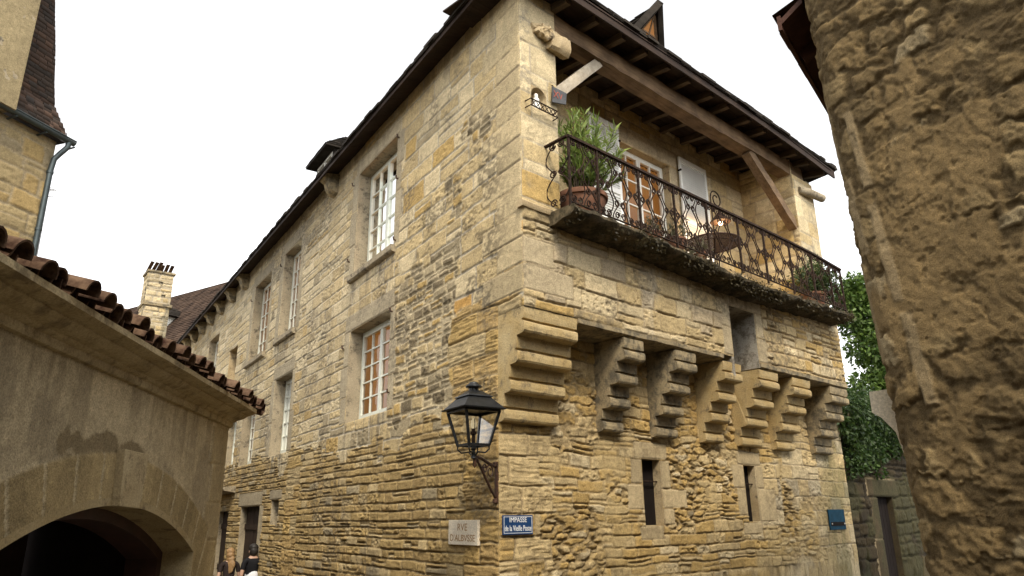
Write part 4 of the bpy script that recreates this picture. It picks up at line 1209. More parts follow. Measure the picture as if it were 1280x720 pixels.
run = [p + Vector(mnoise.noise_vector(p * 2.2)) * .006 for p in run]
cornice_run(co, run, co_n, CP)
co.build('cornice', M['cream'], G, smooth=True)
MB().add([c0, c0 + dS * 5, c0 + dS * 5 + Vector((0, 0, 3.5)), c0 + Vector((0, 0, 3.5))], [(0, 1, 2, 3)]).build('side_wall', M['ashlar_grey'], G)
# canal tiles
tl = MB()
def half_tile(mb, a, b, r0, r1, up, side, n=8, t=.014, inv=False):
    vs_ = []
    for (c, r) in ((a, r0), (b, r1)):
        for rr2 in (r, r - t):
            for k in range(n + 1):
                an = math.pi * k / n
                vs_.append(c + side * (rr2 * math.cos(an)) + up * ((-1 if inv else 1) * rr2 * math.sin(an)))
    m_ = n + 1; fs_ = []
    for k in range(n):
        fs_ += [(k, k + 1, 2 * m_ + k + 1, 2 * m_ + k), (m_ + k, m_ + k + 1, 3 * m_ + k + 1, 3 * m_ + k), (k, k + 1, m_ + k + 1, m_ + k)]
    mb.add(vs_, fs_)
slp = (-nG + Vector((0, 0, .30))).normalized(); upt = slp.cross(dG); upt = upt if upt.z > 0 else -upt
s = -14.9; row = 0
while s < .78:
    for r in range(7):
        j = lambda x: random.uniform(-x, x)
        b0 = FG.p(s + j(.03), 3.675 + j(.018), .35 + (j(.06) if r == 0 else 0)) + slp * (r * .36)
        half_tile(tl, b0 + upt * .0, b0 + slp * .46 - upt * .02, .092, .08, upt, dG)
        b1 = FG.p(s + .115 + j(.012), 3.705 + j(.006), .30 + (j(.02) if r == 0 else 0)) + slp * (r * .36)
        half_tile(tl, b1, b1 + slp * .46 - upt * .01, .09, .08, upt, dG, inv=True)
    s += .23
tl.add([FG.p(-15, 3.655, .28), FG.p(.74, 3.655, .28), FG.p(.74, 3.655, .28) + slp * 2.6, FG.p(-15, 3.655, .28) + slp * 2.6], [(0, 1, 2, 3)])
# edge row over the side cornice
for r in range(9):
    b0 = FG.p(.80, 3.70, .28) + (slp * .55 + dS * .45).normalized() * (r * .33)
    half_tile(tl, b0, b0 + (slp * .55 + dS * .45).normalized() * .42, .10, .085, Vector((0, 0, 1)), dG)
tl.build('tile_roof', M['tile'], G, smooth=True)

# ---- tall house behind the gate building (top left)
az = math.radians(17.5)
dT = Vector((math.sin(az), math.cos(az), 0)); nT = Vector((dT.y, -dT.x, 0))
FT = Fr((-8.679, 12.234, 0), dT, nT)
T = thing('steep_roofed_house', 'tall stone house with a very steep brown tiled roof, zinc gutter and downpipe', 'house', FT.p(0, 0, 0))
def tower_masonry(S, Z):
    a = layer(S, Z, 1001, (.22, .42), (.3, .7), .03, .014, .014, .03, .3, .006, (((.34, .265, .14), 5), ((.36, .26, .115), 2), ((.28, .225, .135), 2)), mort=(.31, .25, .155))
    return a[0], a[1]
hf_wall('front_wall', FT, [(-4, .035), (0, .035)], [(0, .4), (6, .03), (9.25, .03)], [], tower_masonry, M['masonry'], T)
MB().fbox(FT, -.05, 0, 0, 9.2, -6, -.01).build('side_wall', M['ashlar_grey'], T)
hipp = [(.13, .15, 9.28), (.04, .06, 9.55), (-.11, -.09, 9.95), (-.17, -.15, 10.45), (-.24, -.22, 11.2), (-.34, -.32, 12.05), (-.6, -.58, 14.6), (-1.0, -.98, 17.6)]
tb = []
for (a, b) in zip(hipp[:-1], hipp[1:]):
    n = max(1, int(round((b[2] - a[2]) / .105)))
    for k in range(n): tb.append(tuple(a[i] + (b[i] - a[i]) * k / n for i in range(3)))
tb.append(hipp[-1])
V, F, C = [], [], []
rt = np.random.RandomState(4)
for (a, b) in zip(tb[:-1], tb[1:]):
    x = -4.2 + rt.uniform(0, .17)
    while x < a[0] - .01:
        x1 = min(x + .175, a[0])
        j = .022 + rt.uniform(-.008, .010); zz = rt.uniform(-.012, .008)
        pts = [FT.p(x + .003, a[2] - .03 + zz, a[1] + j), FT.p(x1 - .003, a[2] - .03 + zz, a[1] + j), FT.p(min(x1, b[0] + .1) - .003, b[2] + .02, b[1] + .004), FT.p(x + .003, b[2] + .02, b[1] + .004),
               FT.p(x + .003, a[2] - .03 + zz, a[1] - .03), FT.p(x1 - .003, a[2] - .03 + zz, a[1] - .03)]
        k = len(V); V += [tuple(p - wloc(T)) for p in pts]; F += [(k, k + 1, k + 2, k + 3), (k + 4, k + 5, k + 1, k)]
        tone = np.array([(.040, .026, .018), (.055, .032, .021), (.030, .022, .017), (.075, .042, .026)][rt.choice(4, p=[.4, .3, .2, .1])]) * rt.uniform(.8, 1.2)
        C += [tone] * 6; x = x1
np_mesh('roof', np.array(V), np.array(F), M['flat_tile'], T, np.array(C))
hs_ = MB()
for (a, b) in zip(hipp[:-1], hipp[1:]):
    hs_.add([FT.p(a[0], a[2], a[1]), FT.p(a[0], a[2], a[1] - 6), FT.p(b[0], b[2], b[1] - 6), FT.p(b[0], b[2], b[1])], [(0, 1, 2, 3)])
hs_.build('roof_side', M['slate'], T)
hf_wall('chimney_stack', Fr(FT.p(0, 0, .32), dT, nT), [(-4, .03), (-1.09, .03)], [(9.25, .03), (13.5, .03)], [], lambda S, Z: (.02 * (fbm(S * 5, Z * 5, 4, 2) - .5), np.array((.30, .24, .135)) * (.7 + .6 * fbm(S * 2, Z * 1.6, 5, 4))[..., None]), M['masonry'], T)
MB().fbox(FT, -4, -1.09, 9.25, 13.5, -1.6, .315).build('chimney_stack', M['ashlar_grey'], T)
gu = MB()
for half in (0,):
    n = 10; vs_ = []; fs_ = []
    for s in (-4.2, .19):
        for k in range(n + 1):
            a = math.pi + math.pi * k / n
            vs_.append(FT.p(s, 9.28 + .065 * math.sin(a), .22 + .065 * math.cos(a)))
    fs_ = [(k, k + 1, n + 2 + k, n + 1 + k) for k in range(n)] + [tuple(n + 1 + k for k in range(n + 1))]
    gu.add(vs_, fs_)
gu.tube([FT.p(-4.2, 9.30, .28), FT.p(.19, 9.30, .28)], .014, 6)
for s in (-1.6, -1.0, -.4, .2): gu.beam(FT.p(s, 9.18, .0), FT.p(s, 9.20, .24), .03, .02)
gu.build('gutter', M['zinc'], T, smooth=True)
dp = MB().tube([FT.p(.08, 9.24, .22), FT.p(.08, 9.14, .21), FT.p(.03, 9.0, .12), FT.p(-.03, 8.86, .07), FT.p(-.05, 8.6, .06), FT.p(-.05, 0, .06)], .05, 12)
for z in (8.55, 7.4, 6.2): dp.tube([FT.p(-.05, z, .06), FT.p(-.05, z + .05, .06)], .060, 12)
dp.build('downpipe', M['zinc'], T, smooth=True)

an = MB().tube([(-11.26, 16, 3), (-11.27, 16, 8.5), (-11.30, 16, 10.2)], .016, 6)
an.tube([(-11.42, 16, 10.08), (-11.18, 16.1, 10.12)], .012, 5); an.tube([(-11.40, 16, 9.9), (-11.20, 16.1, 9.93)], .012, 5)
for k in range(5): an.tube([(-11.42 + .055 * k, 15.85, 10.09), (-11.42 + .055 * k, 16.15, 10.10)], .008, 4)
tag(an.build('aerial', m_plain('aluminium', (.55, .55, .55), .4, .1, metal=.6)), 'thin metal aerial on a mast against the white sky', 'aerial')

# ---- house with the tall stone chimney further down the lane
K = thing('lane_house', 'house hidden behind the tile roof with a tall pale stone chimney crowned by red tiles', 'house', (-15.0, 26, 0))
ax = Vector((.80, .60, 0)).normalized(); ay = Vector((-.60, .80, 0))
KC = Vector((-13.62, 26.3, 0))
FK = Fr(KC, ax, -ay)
kb = MB(); kb.fbox(Fr(KC + ay * 4, ax, -ay), -5, 1.5, 0, 7.0, -5, 4); kb.build('wall', M['ashlar_grey'], K)
ls = c0 + dS * 5.2
FS = Fr(ls, dS, nS)
MB().fbox(FS, 0, 12, 0, 4.9, -3, 0).build('added_lane_shade', M['ashlar_grey'], K)  # hidden wall added to shade the bottom of the lane
def chim_masonry(seed):
    def fn(S, Z):
        a = layer(S, Z, seed, (.13, .24), (.2, .5), .03, .02, .02, .02, .2, .008, ((PALE, 4), (CREAM, 3), (GREY, 1)), mort=(.42, .36, .26))
        c = stain(a[1], sstep(.48, .6, fbm(S * 2, Z * 1.2, 5, seed)), (.17, .16, .12), .6)
        return a[0], c
    return fn
hw = .44
ck = thing_dummy = None
hf_wall('chimney', Fr(FK.p(0, 0, hw), ax, -ay), [(-hw, .03), (hw, .03)], [(6, .03), (11.35, .03)], [(-.05, .1, 10.9, 11.02), (.1, .24, 10.4, 10.52)], chim_masonry(71), M['masonry'], K)
hf_wall('chimney', Fr(FK.p(-hw, 0, 0), ay, -ax), [(-hw, .03), (hw, .03)], [(6, .03), (11.35, .03)], [(-.3, -.15, 10.6, 10.74)], chim_masonry(72), M['masonry'], K)
ckm = MB().fbox(FK, -hw + .05, hw - .0, 6, 11.35, -hw, hw - .05)
ckm.build('chimney', M['ashlar_grey'], K)
MB().fbox(FK, -hw - .07, hw + .07, 10.05, 10.15, -hw - .07, hw + .07, .01).build('chimney_ledge', M['corbel_grey'], K)
MB().fbox(FK, -hw - .06, hw + .06, 11.35, 11.43, -hw - .06, hw + .06, .015).build('chimney_cap', M['corbel_grey'], K)
for i in range(6):
    t0 = -.42 + .15 * i
    MB().beam(FK.p(t0, 11.42, -.3 + .02 * i), FK.p(t0 + random.uniform(.02, .16), 11.72 + random.uniform(-.05, .12), .25), .13, .022).build('chimney_tile', M['tile'], K)

# ---- roofs closing the lane
Fh = Fr(FL.p(29, 0, .8), (dL * .9 + nL * .42).normalized(), (nL * .9 - dL * .42).normalized())
Q = thing('far_house', 'distant house with a worn red brown roof and a small dormer where the lane bends', 'house', Fh.p(0, 0, 0))
MB().fbox(Fh, -3, 12, 0, 9.6, -7, 0).build('wall', M['ashlar_grey'], Q)
fr_ = MB(); r0 = [Fh.p(-3, 9.5, .4), Fh.p(12, 9.5, .4), Fh.p(9.5, 14.2, -3.5), Fh.p(.2, 14.2, -3.5)]
shingle_face(fr_, r0[0], r0[1], r0[2], r0[3], 34, .3, .03); shingle_face(fr_, Fh.p(-3, 9.5, -7.4), r0[0], r0[3], r0[3], 34, .3, .03)
fr_.build('roof', m_plain('worn_tile_roof', (.045, .028, .020), .9, .5, sc=1.5, dist=.02, c2=(.085, .055, .038)), Q)
fd = MB().fbox(Fh, 1.6, 1.7, 10.6, 12.0, -2.6, -.9); fd.fbox(Fh, 2.8, 2.9, 10.6, 12.0, -2.6, -.9); fd.fbox(Fh, 1.7, 2.8, 10.6, 10.9, -1.0, -.9)
fdm = fd.build('dormer', M['white_paint'], Q)
MB().fbox(Fh, 1.7, 2.8, 10.9, 12.0, -1.05, -1.0).build('glass_pane', M['dark'], fdm)
fq = [Fh.p(1.3, 12.0, -.55), Fh.p(3.2, 12.0, -.55), Fh.p(3.2, 12.0, -3), Fh.p(1.3, 12.0, -3)]; fap = Fh.p(2.25, 12.75, -1.5)
fm = MB(); shingle_face(fm, fq[0], fq[1], fap, fap, 7, .3); shingle_face(fm, fq[1], fq[2], fap, fap, 7, .3); shingle_face(fm, fq[3], fq[0], fap, fap, 7, .3); fm.add(fq, [(0, 1, 2, 3)])
fm.build('dormer_roof', M['slate'], fdm)

# ---- the near building on the right: leaning rubble corner
W0 = thing('leaning_rubble_building', 'near rough rubble building with a leaning corner and a brown eave, filling the right side', 'building', (2.42, 4.5, 0))
dV = Vector((.50, -.866, 0)).normalized()          # visible face runs towards the viewer
dHd = Vector((math.sin(math.radians(36)), math.cos(math.radians(36)), 0))  # hidden face runs up the alley
nV = Vector((-.866, -.50, 0)); nHd = Vector((-dHd.y, dHd.x, 0))
def right_shape(S, Z, h):
    """S < 0 runs up the alley, S > 0 towards the viewer; the corner is rounded"""
    cx = 2.490 - .0478 * Z + .02 * (fbm(Z * .8, Z * .0 + 1, 3, 9) - .5); cy = np.full_like(S, 4.5)
    r = .16
    u1 = np.array(dV)[:2]; u0 = np.array(dHd)[:2]
    t = np.clip(S / (2 * r) + .5, 0, 1)
    a = np.where(S > r, S, 0); b = np.where(S < -r, -S, 0)
    # quadratic corner between the two straight runs
    p0 = u0 * r; p2 = u1 * r
    bx = (1 - t) ** 2 * p0[0] + t ** 2 * p2[0]; by = (1 - t) ** 2 * p0[1] + t ** 2 * p2[1]
    X = np.where(S > r, u1[0] * S, np.where(S < -r, u0[0] * -S, bx)); Y = np.where(S > r, u1[1] * S, np.where(S < -r, u0[1] * -S, by))
    n0 = np.array(nHd)[:2]; n1 = np.array(nV)[:2]
    nx = n0[0] * (1 - t) + n1[0] * t; ny = n0[1] * (1 - t) + n1[1] * t
    ln = np.sqrt(nx ** 2 + ny ** 2); nx /= ln; ny /= ln
    return np.stack([cx + X + nx * h, cy + Y + ny * h, Z], -1)
def right_masonry(S, Z):
    r = rubble(S + .09 * Z, Z, 931, .30, .21, .03, .022, .040, .020, (((.20, .14, .064), 4), ((.24, .175, .085), 3), ((.155, .11, .052), 2), ((.28, .22, .125), 1.5)), (.11, .077, .036))
    h, c = r[0], r[1]
    Sl = S + .055 * (Z - 3)
    big = .03 * (fbm(S * 2.5, Z * 2.5, 4, 15) - .5); h = h + big
    # render left in the joints covers part of the stones
    ren = sstep(.49, .58, fbm(S * 2.6, Z * 2.2, 5, 19))
    rg = fbm(S * 6 + Z * 2.5, Z * 5, 5, 25); hr = .034 + .03 * (rg - .5) - .022 * sstep(.10, .0, np.abs(rg - .52)) * sstep(.45, .6, fbm(S * 3, Z * 3, 3, 28)) + .010 * (fbm(S * 40, Z * 40, 3, 26) - .5)
    h = h * (1 - ren) + hr * ren
    c = c * (1 - ren[..., None]) + np.array((.205, .143, .066)) * ren[..., None] * (.72 + .56 * fbm(S * 5, Z * 5, 5, 27))[..., None]
    # tall dressed stones of an old jamb
    rects = [(-.05, .07, 4.55, 5.15), (.21, .30, 4.35, 4.95), (.20, .29, 3.55, 4.25), (-.12, .02, 3.2, 3.9), (.02, .14, 3.92, 4.5), (.21, .31, 2.9, 3.5)]
    for i, (a0, a1, b0, b1) in enumerate(rects):
        d = np.minimum(np.minimum(Sl - a0, a1 - Sl), np.minimum(Z - b0, b1 - Z)) + .02 * (fbm(S * 10, Z * 10, 3, 33) - .5)
        sm = sstep(0, .02, d); hh = .045 + .008 * (fbm(S * 18, Z * 18, 4, 35) - .5)
        h = h * (1 - sm) + hh * sm; c = c * (1 - sm[..., None]) + np.array((.265, .20, .11)) * sm[..., None] * (.8 + .35 * fbm(S * 6, Z * 6, 4, 36))[..., None]
    h += .010 * (fbm(S * 60, Z * 60, 2, 39) - .5) + .022 * (fbm(S * 22 + Z * 6, Z * 18, 4, 40) - .5); pitm = sstep(.62, .72, fbm(S * 15, Z * 15, 3, 44)); h -= .022 * pitm
    h = h * (.29 + .12 * sstep(.08, .4, S)); c = c * (1.05 + .36 * fbm(S * 20, Z * 20, 3, 41))[..., None]
    return h, c
hf_wall('rubble_wall', Fr((2.4, 4.5, 0), dV, nV), [(-9, .12), (-1.5, .03), (-.4, .008), (1.6, .03), (4, .1), (11, .1)], [(0, .15), (1.5, .009), (5.2, .01), (6.3, .012), (6.8, .02)], [], right_masonry, M['rubble'], W0, shape=right_shape)
ev = MB()
def wallpt(t, z): return Vector((2.490 - .0478 * z, 4.5, z)) + dHd * t
e0 = .12
for k in range(9):
    a = e0 + k * 1.0; b = a + .99
    q = [wallpt(a, 6.05) + nHd * .02, wallpt(b, 6.05) + nHd * .02, wallpt(b, 5.93) + nHd * .20, wallpt(a, 5.93) + nHd * .20]
    ev.box8(q + [v + Vector((0, 0, .05)) for v in q])
    ev.beam(wallpt(a + .5, 5.98), wallpt(a + .5, 5.90) + nHd * .18, .08, .09)
ev.beam(wallpt(e0, 5.95) + nHd * .21, wallpt(9, 5.95) + nHd * .21, .03, .13)
ev.build('eave', m_wood('red_brown_eave', (.05, .02, .012), (.09, .04, .025)), W0)
rr2 = MB(); a, b = wallpt(e0, 6.02) + nHd * .23, wallpt(9, 6.02) + nHd * .23
shingle_face(rr2, a, b, b - nHd * 3 + Vector((0, 0, 1.4)), a - nHd * 3 + Vector((0, 0, 1.4)), 14, .25, .03)
rr2.build('roof', M['tile'], W0)
cs_ = MB()
prof = [(-.05, 2.60), (.0, 2.64), (.03, 2.80), (.10, 2.90), (.15, 2.935), (.15, 3.07), (-.05, 3.08)]
Fc = Fr(wallpt(0, 0) - Vector((-.0478 * 2.9, 0, 0)) * 0 + Vector((0, 0, 0)), dHd, nHd)
cpos = wallpt(.22, 2.95); Fc = Fr((cpos.x, cpos.y, 0), dHd, nHd)
cs_.extrude(Fc, prof, 0, .26, 4, .004)
cs_.build('stone_console', M['lime'], W0, smooth=True)
rw = MB(); rw.fbox(WORLD, 4.2, 10, 0, 9, -1, 10); rw.fbox(WORLD, -4.5, 10, 0, 9, 10, 13)
rw.build('added_shade_blocks', M['ashlar_grey'], W0)  # unseen blocks added behind the viewer to darken the lower facades
# back faces so that the building is closed
bk0 = wallpt(9, 0); bk1 = Vector((2.513, 4.5, 0)) + dV * 11; bk2 = bk1 + Vector((4, 1.5, 0)); bk3 = bk0 + Vector((4, -2, 0))
bm_ = MB()
for a, b in ((bk1, bk2), (bk2, bk3), (bk3, bk0)): bm_.add([a, b, b + Vector((0, 0, 6.6)), a + Vector((0, 0, 6.6))], [(0, 1, 2, 3)])
bm_.build('back_wall', M['ashlar_grey'], W0)

# ---- wall closing the alley, with its doorway
AW = thing('alley_end_wall', 'mossy stone wall, coloured darker for the alley shade, with a narrow doorway beyond the corner house', 'wall', FR.p(9.66, 0, -.62))
ADOOR = (11.15, 12.0, 0, 2.66)
def alleyend(S, Z):
    a = layer(S, Z, 1201, (.16, .32), (.25, .65), .03, .02, .03, .03, .3, .012, (((.05, .037, .019), 4), ((.035, .027, .016), 3), ((.07, .054, .028), 1)), mort=(.026, .02, .012))  # alley shade put into the colours: stones near black
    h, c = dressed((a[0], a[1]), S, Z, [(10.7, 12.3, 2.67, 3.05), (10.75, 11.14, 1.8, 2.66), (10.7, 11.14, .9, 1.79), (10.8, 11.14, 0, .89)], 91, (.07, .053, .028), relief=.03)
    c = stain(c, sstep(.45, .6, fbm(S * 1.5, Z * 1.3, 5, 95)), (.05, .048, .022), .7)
    return h, c
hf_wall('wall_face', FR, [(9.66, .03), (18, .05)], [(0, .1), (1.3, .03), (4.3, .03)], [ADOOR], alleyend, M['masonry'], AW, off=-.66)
MB().fbox(FR, 9.66, 18, 4.30, 4.40, -1.15, -.58, .01).build('coping', M['corbel_grey'], AW)
MB().fbox(FR, 9.66, 18, 2.8, 4.3, -1.1, -.72).build('wall_core', M['ashlar_grey'], AW)
q = MB(); reveal_box(q, FR, *ADOOR, .14, o=-.66, bottom=False); q.build('door_reveal', m_stone('shade_darkened_stone', (.05, .038, .02), (.08, .062, .034), amount=.3), AW)  # reveal colour darkened to carry the shade of the doorway
ad = MB()
for k in range(5): ad.fbox(FR, ADOOR[0] + .17 * k, ADOOR[0] + .17 * k + .16, 0, 2.66, -.80, -.785)
ad.fbox(FR, ADOOR[0] - .06, ADOOR[1] + .06, 0, 2.72, -1.0, -.806)
ad.build('plank_door', M['dark'], AW)  # planks coloured black for the shade at the alley end

# =================================================================== TREES AND PLANTS
rt = np.random.RandomState(21)
TR = thing('leafy_tree', 'bright green leafy tree rising behind the alley wall', 'tree', (11.2, 19.8, 0))
tk = MB().tube([(11.2, 19.8, 0), (11.15, 19.7, 2), (11.0, 19.6, 4), (10.7, 19.5, 6)], [.22, .19, .15, .07], 8)
for (a, b, c) in (((11.05, 19.6, 3.2), (10.2, 19.2, 5.0), (9.8, 19.0, 6.6)), ((11, 19.6, 4), (11.6, 19.4, 5.6), (11.4, 19.4, 7.2)), ((10.9, 19.6, 4.8), (10.4, 20, 6.4), (10.2, 20.2, 8.0)), ((11, 19.6, 3.6), (10.4, 18.6, 4.6), (9.9, 18.0, 5.4))):
    tk.tube([a, b, c], [.09, .06, .02], 6)
tk.build('trunk', M['bark'], TR, smooth=True)
blobs = [((9.7, 19.2, 7.6), .75), ((10.3, 19.4, 8.0), .8), ((9.9, 19.0, 6.6), .8), ((10.6, 19.3, 6.9), .9), ((10.9, 19.2, 7.7), .8), ((10.2, 18.7, 5.8), .75), ((10.9, 19, 5.8), .9), ((9.35, 18.8, 5.4), .55), ((11.4, 19.4, 6.7), .9), ((9.3, 19.2, 8.1), .45), ((10.0, 18.4, 5.0), .7), ((10.9, 18.6, 4.9), .8), ((9.6, 19.1, 8.35), .4), ((11.5, 19.5, 7.9), .8)]
pos, v, k = blob_points(rt, blobs, 30000, .30)
dr_ = v * .5 + rt.normal(0, .5, (len(pos), 3)) + np.array((0, 0, -.25))
leaf_cloud('crown', pos, dr_, .15, .075, leaf_cols(rt, len(pos), (.05, .105, .018), (.13, .20, .035)), M['leaf'], TR, rt)
IV = thing('creeper', 'dark green creeper hanging over the top of the alley wall', 'climber', FR.p(11, 4.35, -.7))
blobs = []
for i in range(26):
    s = 9.7 + i * .22; blobs.append((tuple(FR.p(s, 4.45 + .18 * math.sin(i * 1.7) - .28 * (i % 3 == 0), -.62 + .12 * (i % 2))), .30 + .1 * (i % 3)))
for i in range(22): blobs.append((tuple(FR.p(9.75 + .16 * i, 4.1 - .9 * ((i * 37) % 7) / 7 * (1 - i / 30), -.56)), .22))
for i in range(16): blobs.append((tuple(FR.p(9.7 + .11 * i, 3.95 - .075 * ((i * 29) % 11), -.54)), .17))
blobs += [(tuple(FR.p(9.8, 3.35, -.6)), .12), (tuple(FR.p(9.75, 3.1, -.6)), .10)]
pos, v, k = blob_points(rt, blobs, 12000, .3)
leaf_cloud('foliage', pos, v * .6 + rt.normal(0, .5, (len(pos), 3)) + np.array((0, 0, -.5)), .10, .055, leaf_cols(rt, len(pos), (.02, .05, .012), (.07, .12, .025)), M['leaf'], IV, rt)
st = MB()
for i in range(14): st.tube([FR.p(10 + i * .4, 4.5, -.7), FR.p(10.1 + i * .4, 4.42, -.5), FR.p(10.05 + i * .4, 3.95, -.58)], .012, 5)
st.build('stem', M['bark'], IV)

# oleander in its bowl
def bowl_prof(r, h):
    return [(r * .52, 0), (r * .60, h * .06), (r * .80, h * .38), (r * .93, h * .72), (r * .95, h * .82), (r * 1.03, h * .84), (r * 1.05, h * .90), (r * 1.03, h), (r * .92, h), (r * .90, h * .86), (.02, h * .85)]
def pot(root, c, r, h):
    p = MB().lathe(c, bowl_prof(r, h), 32).build('pot', M['terracotta'], root, smooth=True)
    return p
cO = FR.p(1.14, 6.165, .0)
O = thing('potted_oleander', 'flowering oleander bush in a wide terracotta bowl at the balcony corner', 'potted plant', cO)
pot(O, cO, .36, .42)
MB().lathe(cO + Vector((0, 0, .33)), [(.33, 0), (.33, .04), (.02, .05)], 20).build('soil', M['soil'], O)
so = np.random.RandomState(8); stems = MB(); LP, LD = [], []
tips = []
for i in range(32):
    a = so.uniform(0, 2 * math.pi); sp = so.uniform(.05, .58); hh = so.uniform(.6, 1.5) * (1 - .35 * (sp / .58) ** 2)
    b = cO + Vector((.12 * math.cos(a), .12 * math.sin(a), .36)); e = cO + Vector((sp * math.cos(a), sp * math.sin(a), .36 + hh)) + dR * (.10)
    mdl = b.lerp(e, .5) + Vector((.05 * math.cos(a + 1), .05 * math.sin(a + 1), .12))
    pts = [b.lerp(mdl, t).lerp(mdl.lerp(e, t), t) for t in np.linspace(0, 1, 7)]
    stems.tube(pts, [.010 - .001 * k for k in range(7)], 5); tips.append(e)
    for t in np.linspace(.25, 1, 15):
        c = b.lerp(mdl, t).lerp(mdl.lerp(e, t), t); ax_ = (mdl.lerp(e, t) - b.lerp(mdl, t)).normalized()
        for k in range(4):
            an_ = so.uniform(0, 2 * math.pi); sd_ = Vector((math.cos(an_), math.sin(an_), so.uniform(-.1, .3)))
            LP.append(tuple(c)); LD.append(tuple(sd_ * .75 + ax_ * so.uniform(.5, 1.0)))
stems.build('stem', M['bark'], O)
LP = np.array(LP); LD = np.array(LD)
leaf_cloud('foliage', LP, LD, .17, .028, leaf_cols(so, len(LP), (.12, .19, .03), (.27, .34, .08)), M['leaf'], O, so, .35)
fl = MB()
for e in [tips[i] for i in (1, 4, 7, 9, 13, 17, 20, 23)]:
    for j in range(5):
        c = e + Vector((so.uniform(-.05, .05), so.uniform(-.05, .05), so.uniform(0, .06)))
        for k in range(5):
            a = 2 * math.pi * k / 5
            fl.add([c, c + Vector((.022 * math.cos(a - .4), .022 * math.sin(a - .4), .012)), c + Vector((.034 * math.cos(a), .034 * math.sin(a), .018)), c + Vector((.022 * math.cos(a + .4), .022 * math.sin(a + .4), .012))], [(0, 1, 2, 3)])
fl.build('flower', m_plain('white_petals', (.8, .78, .72), .6, .05), O)

cB = FR.p(8.0, 6.165, -.02)
B2 = thing('potted_shrub', 'small leaved bushy shrub in a terracotta pot at the far end of the balcony', 'potted plant', cB)
pot(B2, cB, .27, .36)
MB().lathe(cB + Vector((0, 0, .28)), [(.24, 0), (.24, .04), (.02, .05)], 18).build('soil', M['soil'], B2)
sb_ = np.random.RandomState(18)
blobs = [(tuple(cB + Vector((0, 0, .62))), .34), (tuple(cB + dR * .3 + Vector((0, 0, .60))), .32), (tuple(cB - dR * .25 + Vector((0, 0, .6))), .28), (tuple(cB + dR * .45 + Vector((0, 0, .85))), .28), (tuple(cB + dR * .05 + Vector((0, 0, .95))), .28), (tuple(cB + dR * .62 + Vector((0, 0, .45))), .25), (tuple(cB + nR * .25 + Vector((0, 0, .55))), .26)]
pos, v, k = blob_points(sb_, blobs, 3800, .2)
leaf_cloud('foliage', pos, v * .5 + sb_.normal(0, .6, (len(pos), 3)) + np.array((0, 0, .3)), .085, .026, leaf_cols(sb_, len(pos), (.035, .065, .02), (.10, .14, .04)), M['leaf'], B2, sb_)
stb = MB()
for b in blobs: stb.tube([cB + Vector((0, 0, .3)), Vector(b[0]) - Vector((0, 0, .1)), Vector(b[0]) + Vector((.05, 0, .2))], [.014, .009, .004], 5)
stb.build('stem', M['bark'], B2)

for i, (s, o, r, lab) in enumerate(((2.45, .22, .13, 'small pot with a dry tuft beside the oleander bowl on the balcony edge'), (3.05, .20, .17, 'larger dark pot with a withered plant below the French door'), (3.7, .22, .11, 'smallest clay pot with grey leaves near the iron table'))):
    c = FR.p(s, 6.165, o)
    p_ = thing('small_potted_plant', lab, 'potted plant', c, 'small pots along the balcony edge')
    pot(p_, c, r, r * 1.25)
    rr_s = np.random.RandomState(30 + i); nn = 240
    base = np.array(c + Vector((0, 0, r * 1.1))) + rr_s.normal(0, r * .5, (nn, 3)) * np.array((1, 1, .15)) + np.array((0, 0, 1.)) * np.abs(rr_s.normal(0, r * .8, (nn, 1)))
    leaf_cloud('foliage', base, rr_s.normal(0, .6, (nn, 3)) + np.array((0, 0, .7)), .10, .022, leaf_cols(rr_s, nn, (.10, .085, .045), (.17, .16, .09)), M['leaf'], p_, rr_s)

# iron table, lamp on its scroll stand
tc = FR.p(5.0, 0, -.34)
TB = thing('garden_table', 'round wrought iron garden table on the balcony', 'table', FR.p(5.0, 6.17, -.34))
zt = 6.17 + .80
t_ = MB().tube([tc + Vector((.50 * math.cos(2 * math.pi * k / 36), .50 * math.sin(2 * math.pi * k / 36), zt)) for k in range(37)], .018, 6, cap=False)
t_.tube([tc + Vector((.40 * math.cos(2 * math.pi * k / 30), .40 * math.sin(2 * math.pi * k / 30), zt - .05)) for k in range(31)], .010, 5, cap=False)
for i in range(-8, 9):
    x = .055 * i; y = math.sqrt(max(.49 ** 2 - x * x, 0)); t_.beam(tc + dR * x - nR * y + Vector((0, 0, zt)), tc + dR * x + nR * y + Vector((0, 0, zt)), .030, .010)
t_.build('tabletop', M['rust'], TB, smooth=True)
for k in range(3):
    a = 2 * math.pi * k / 3 + .4; d_ = Vector((math.cos(a), math.sin(a), 0))
    MB().tube([tc + d_ * .30 + Vector((0, 0, zt - .02)), tc + d_ * .12 + Vector((0, 0, zt - .30)), tc + d_ * .10 + Vector((0, 0, zt - .50)), tc + d_ * .34 + Vector((0, 0, zt - .80))], .013, 6).build('leg', M['iron'], TB, smooth=True)
lc = FR.p(5.62, 6.17, -.55)
LS = thing('balcony_lamp', 'lit lamp with a dark shade hanging from a wrought iron scroll stand on the balcony', 'lamp', lc)
pts = [Vector((0, 0, 0)), Vector((0, 0, 1.6)), Vector((0, 0, 1.95))]
hook = [lc + dR * (-.17) + Vector((0, 0, z)) for z in (0, 1.0, 1.75)]
for k in range(22):
    a = math.pi - 2 * math.pi * 1.35 * k / 21; r = .19 * (1 - .62 * k / 21)
    hook.append(lc + dR * (.02 + r * math.cos(a)) + Vector((0, 0, 1.93 + r * math.sin(a))))
MB().tube(hook, .013, 6).build('scroll_stand', M['iron'], LS, smooth=True)
MB().lathe(lc + Vector((0, 0, 0)), [(.18, 0), (.18, .02), (.02, .04)], 16).build('foot', M['iron'], LS)
shp = MB(); c_ = lc + dR * .10
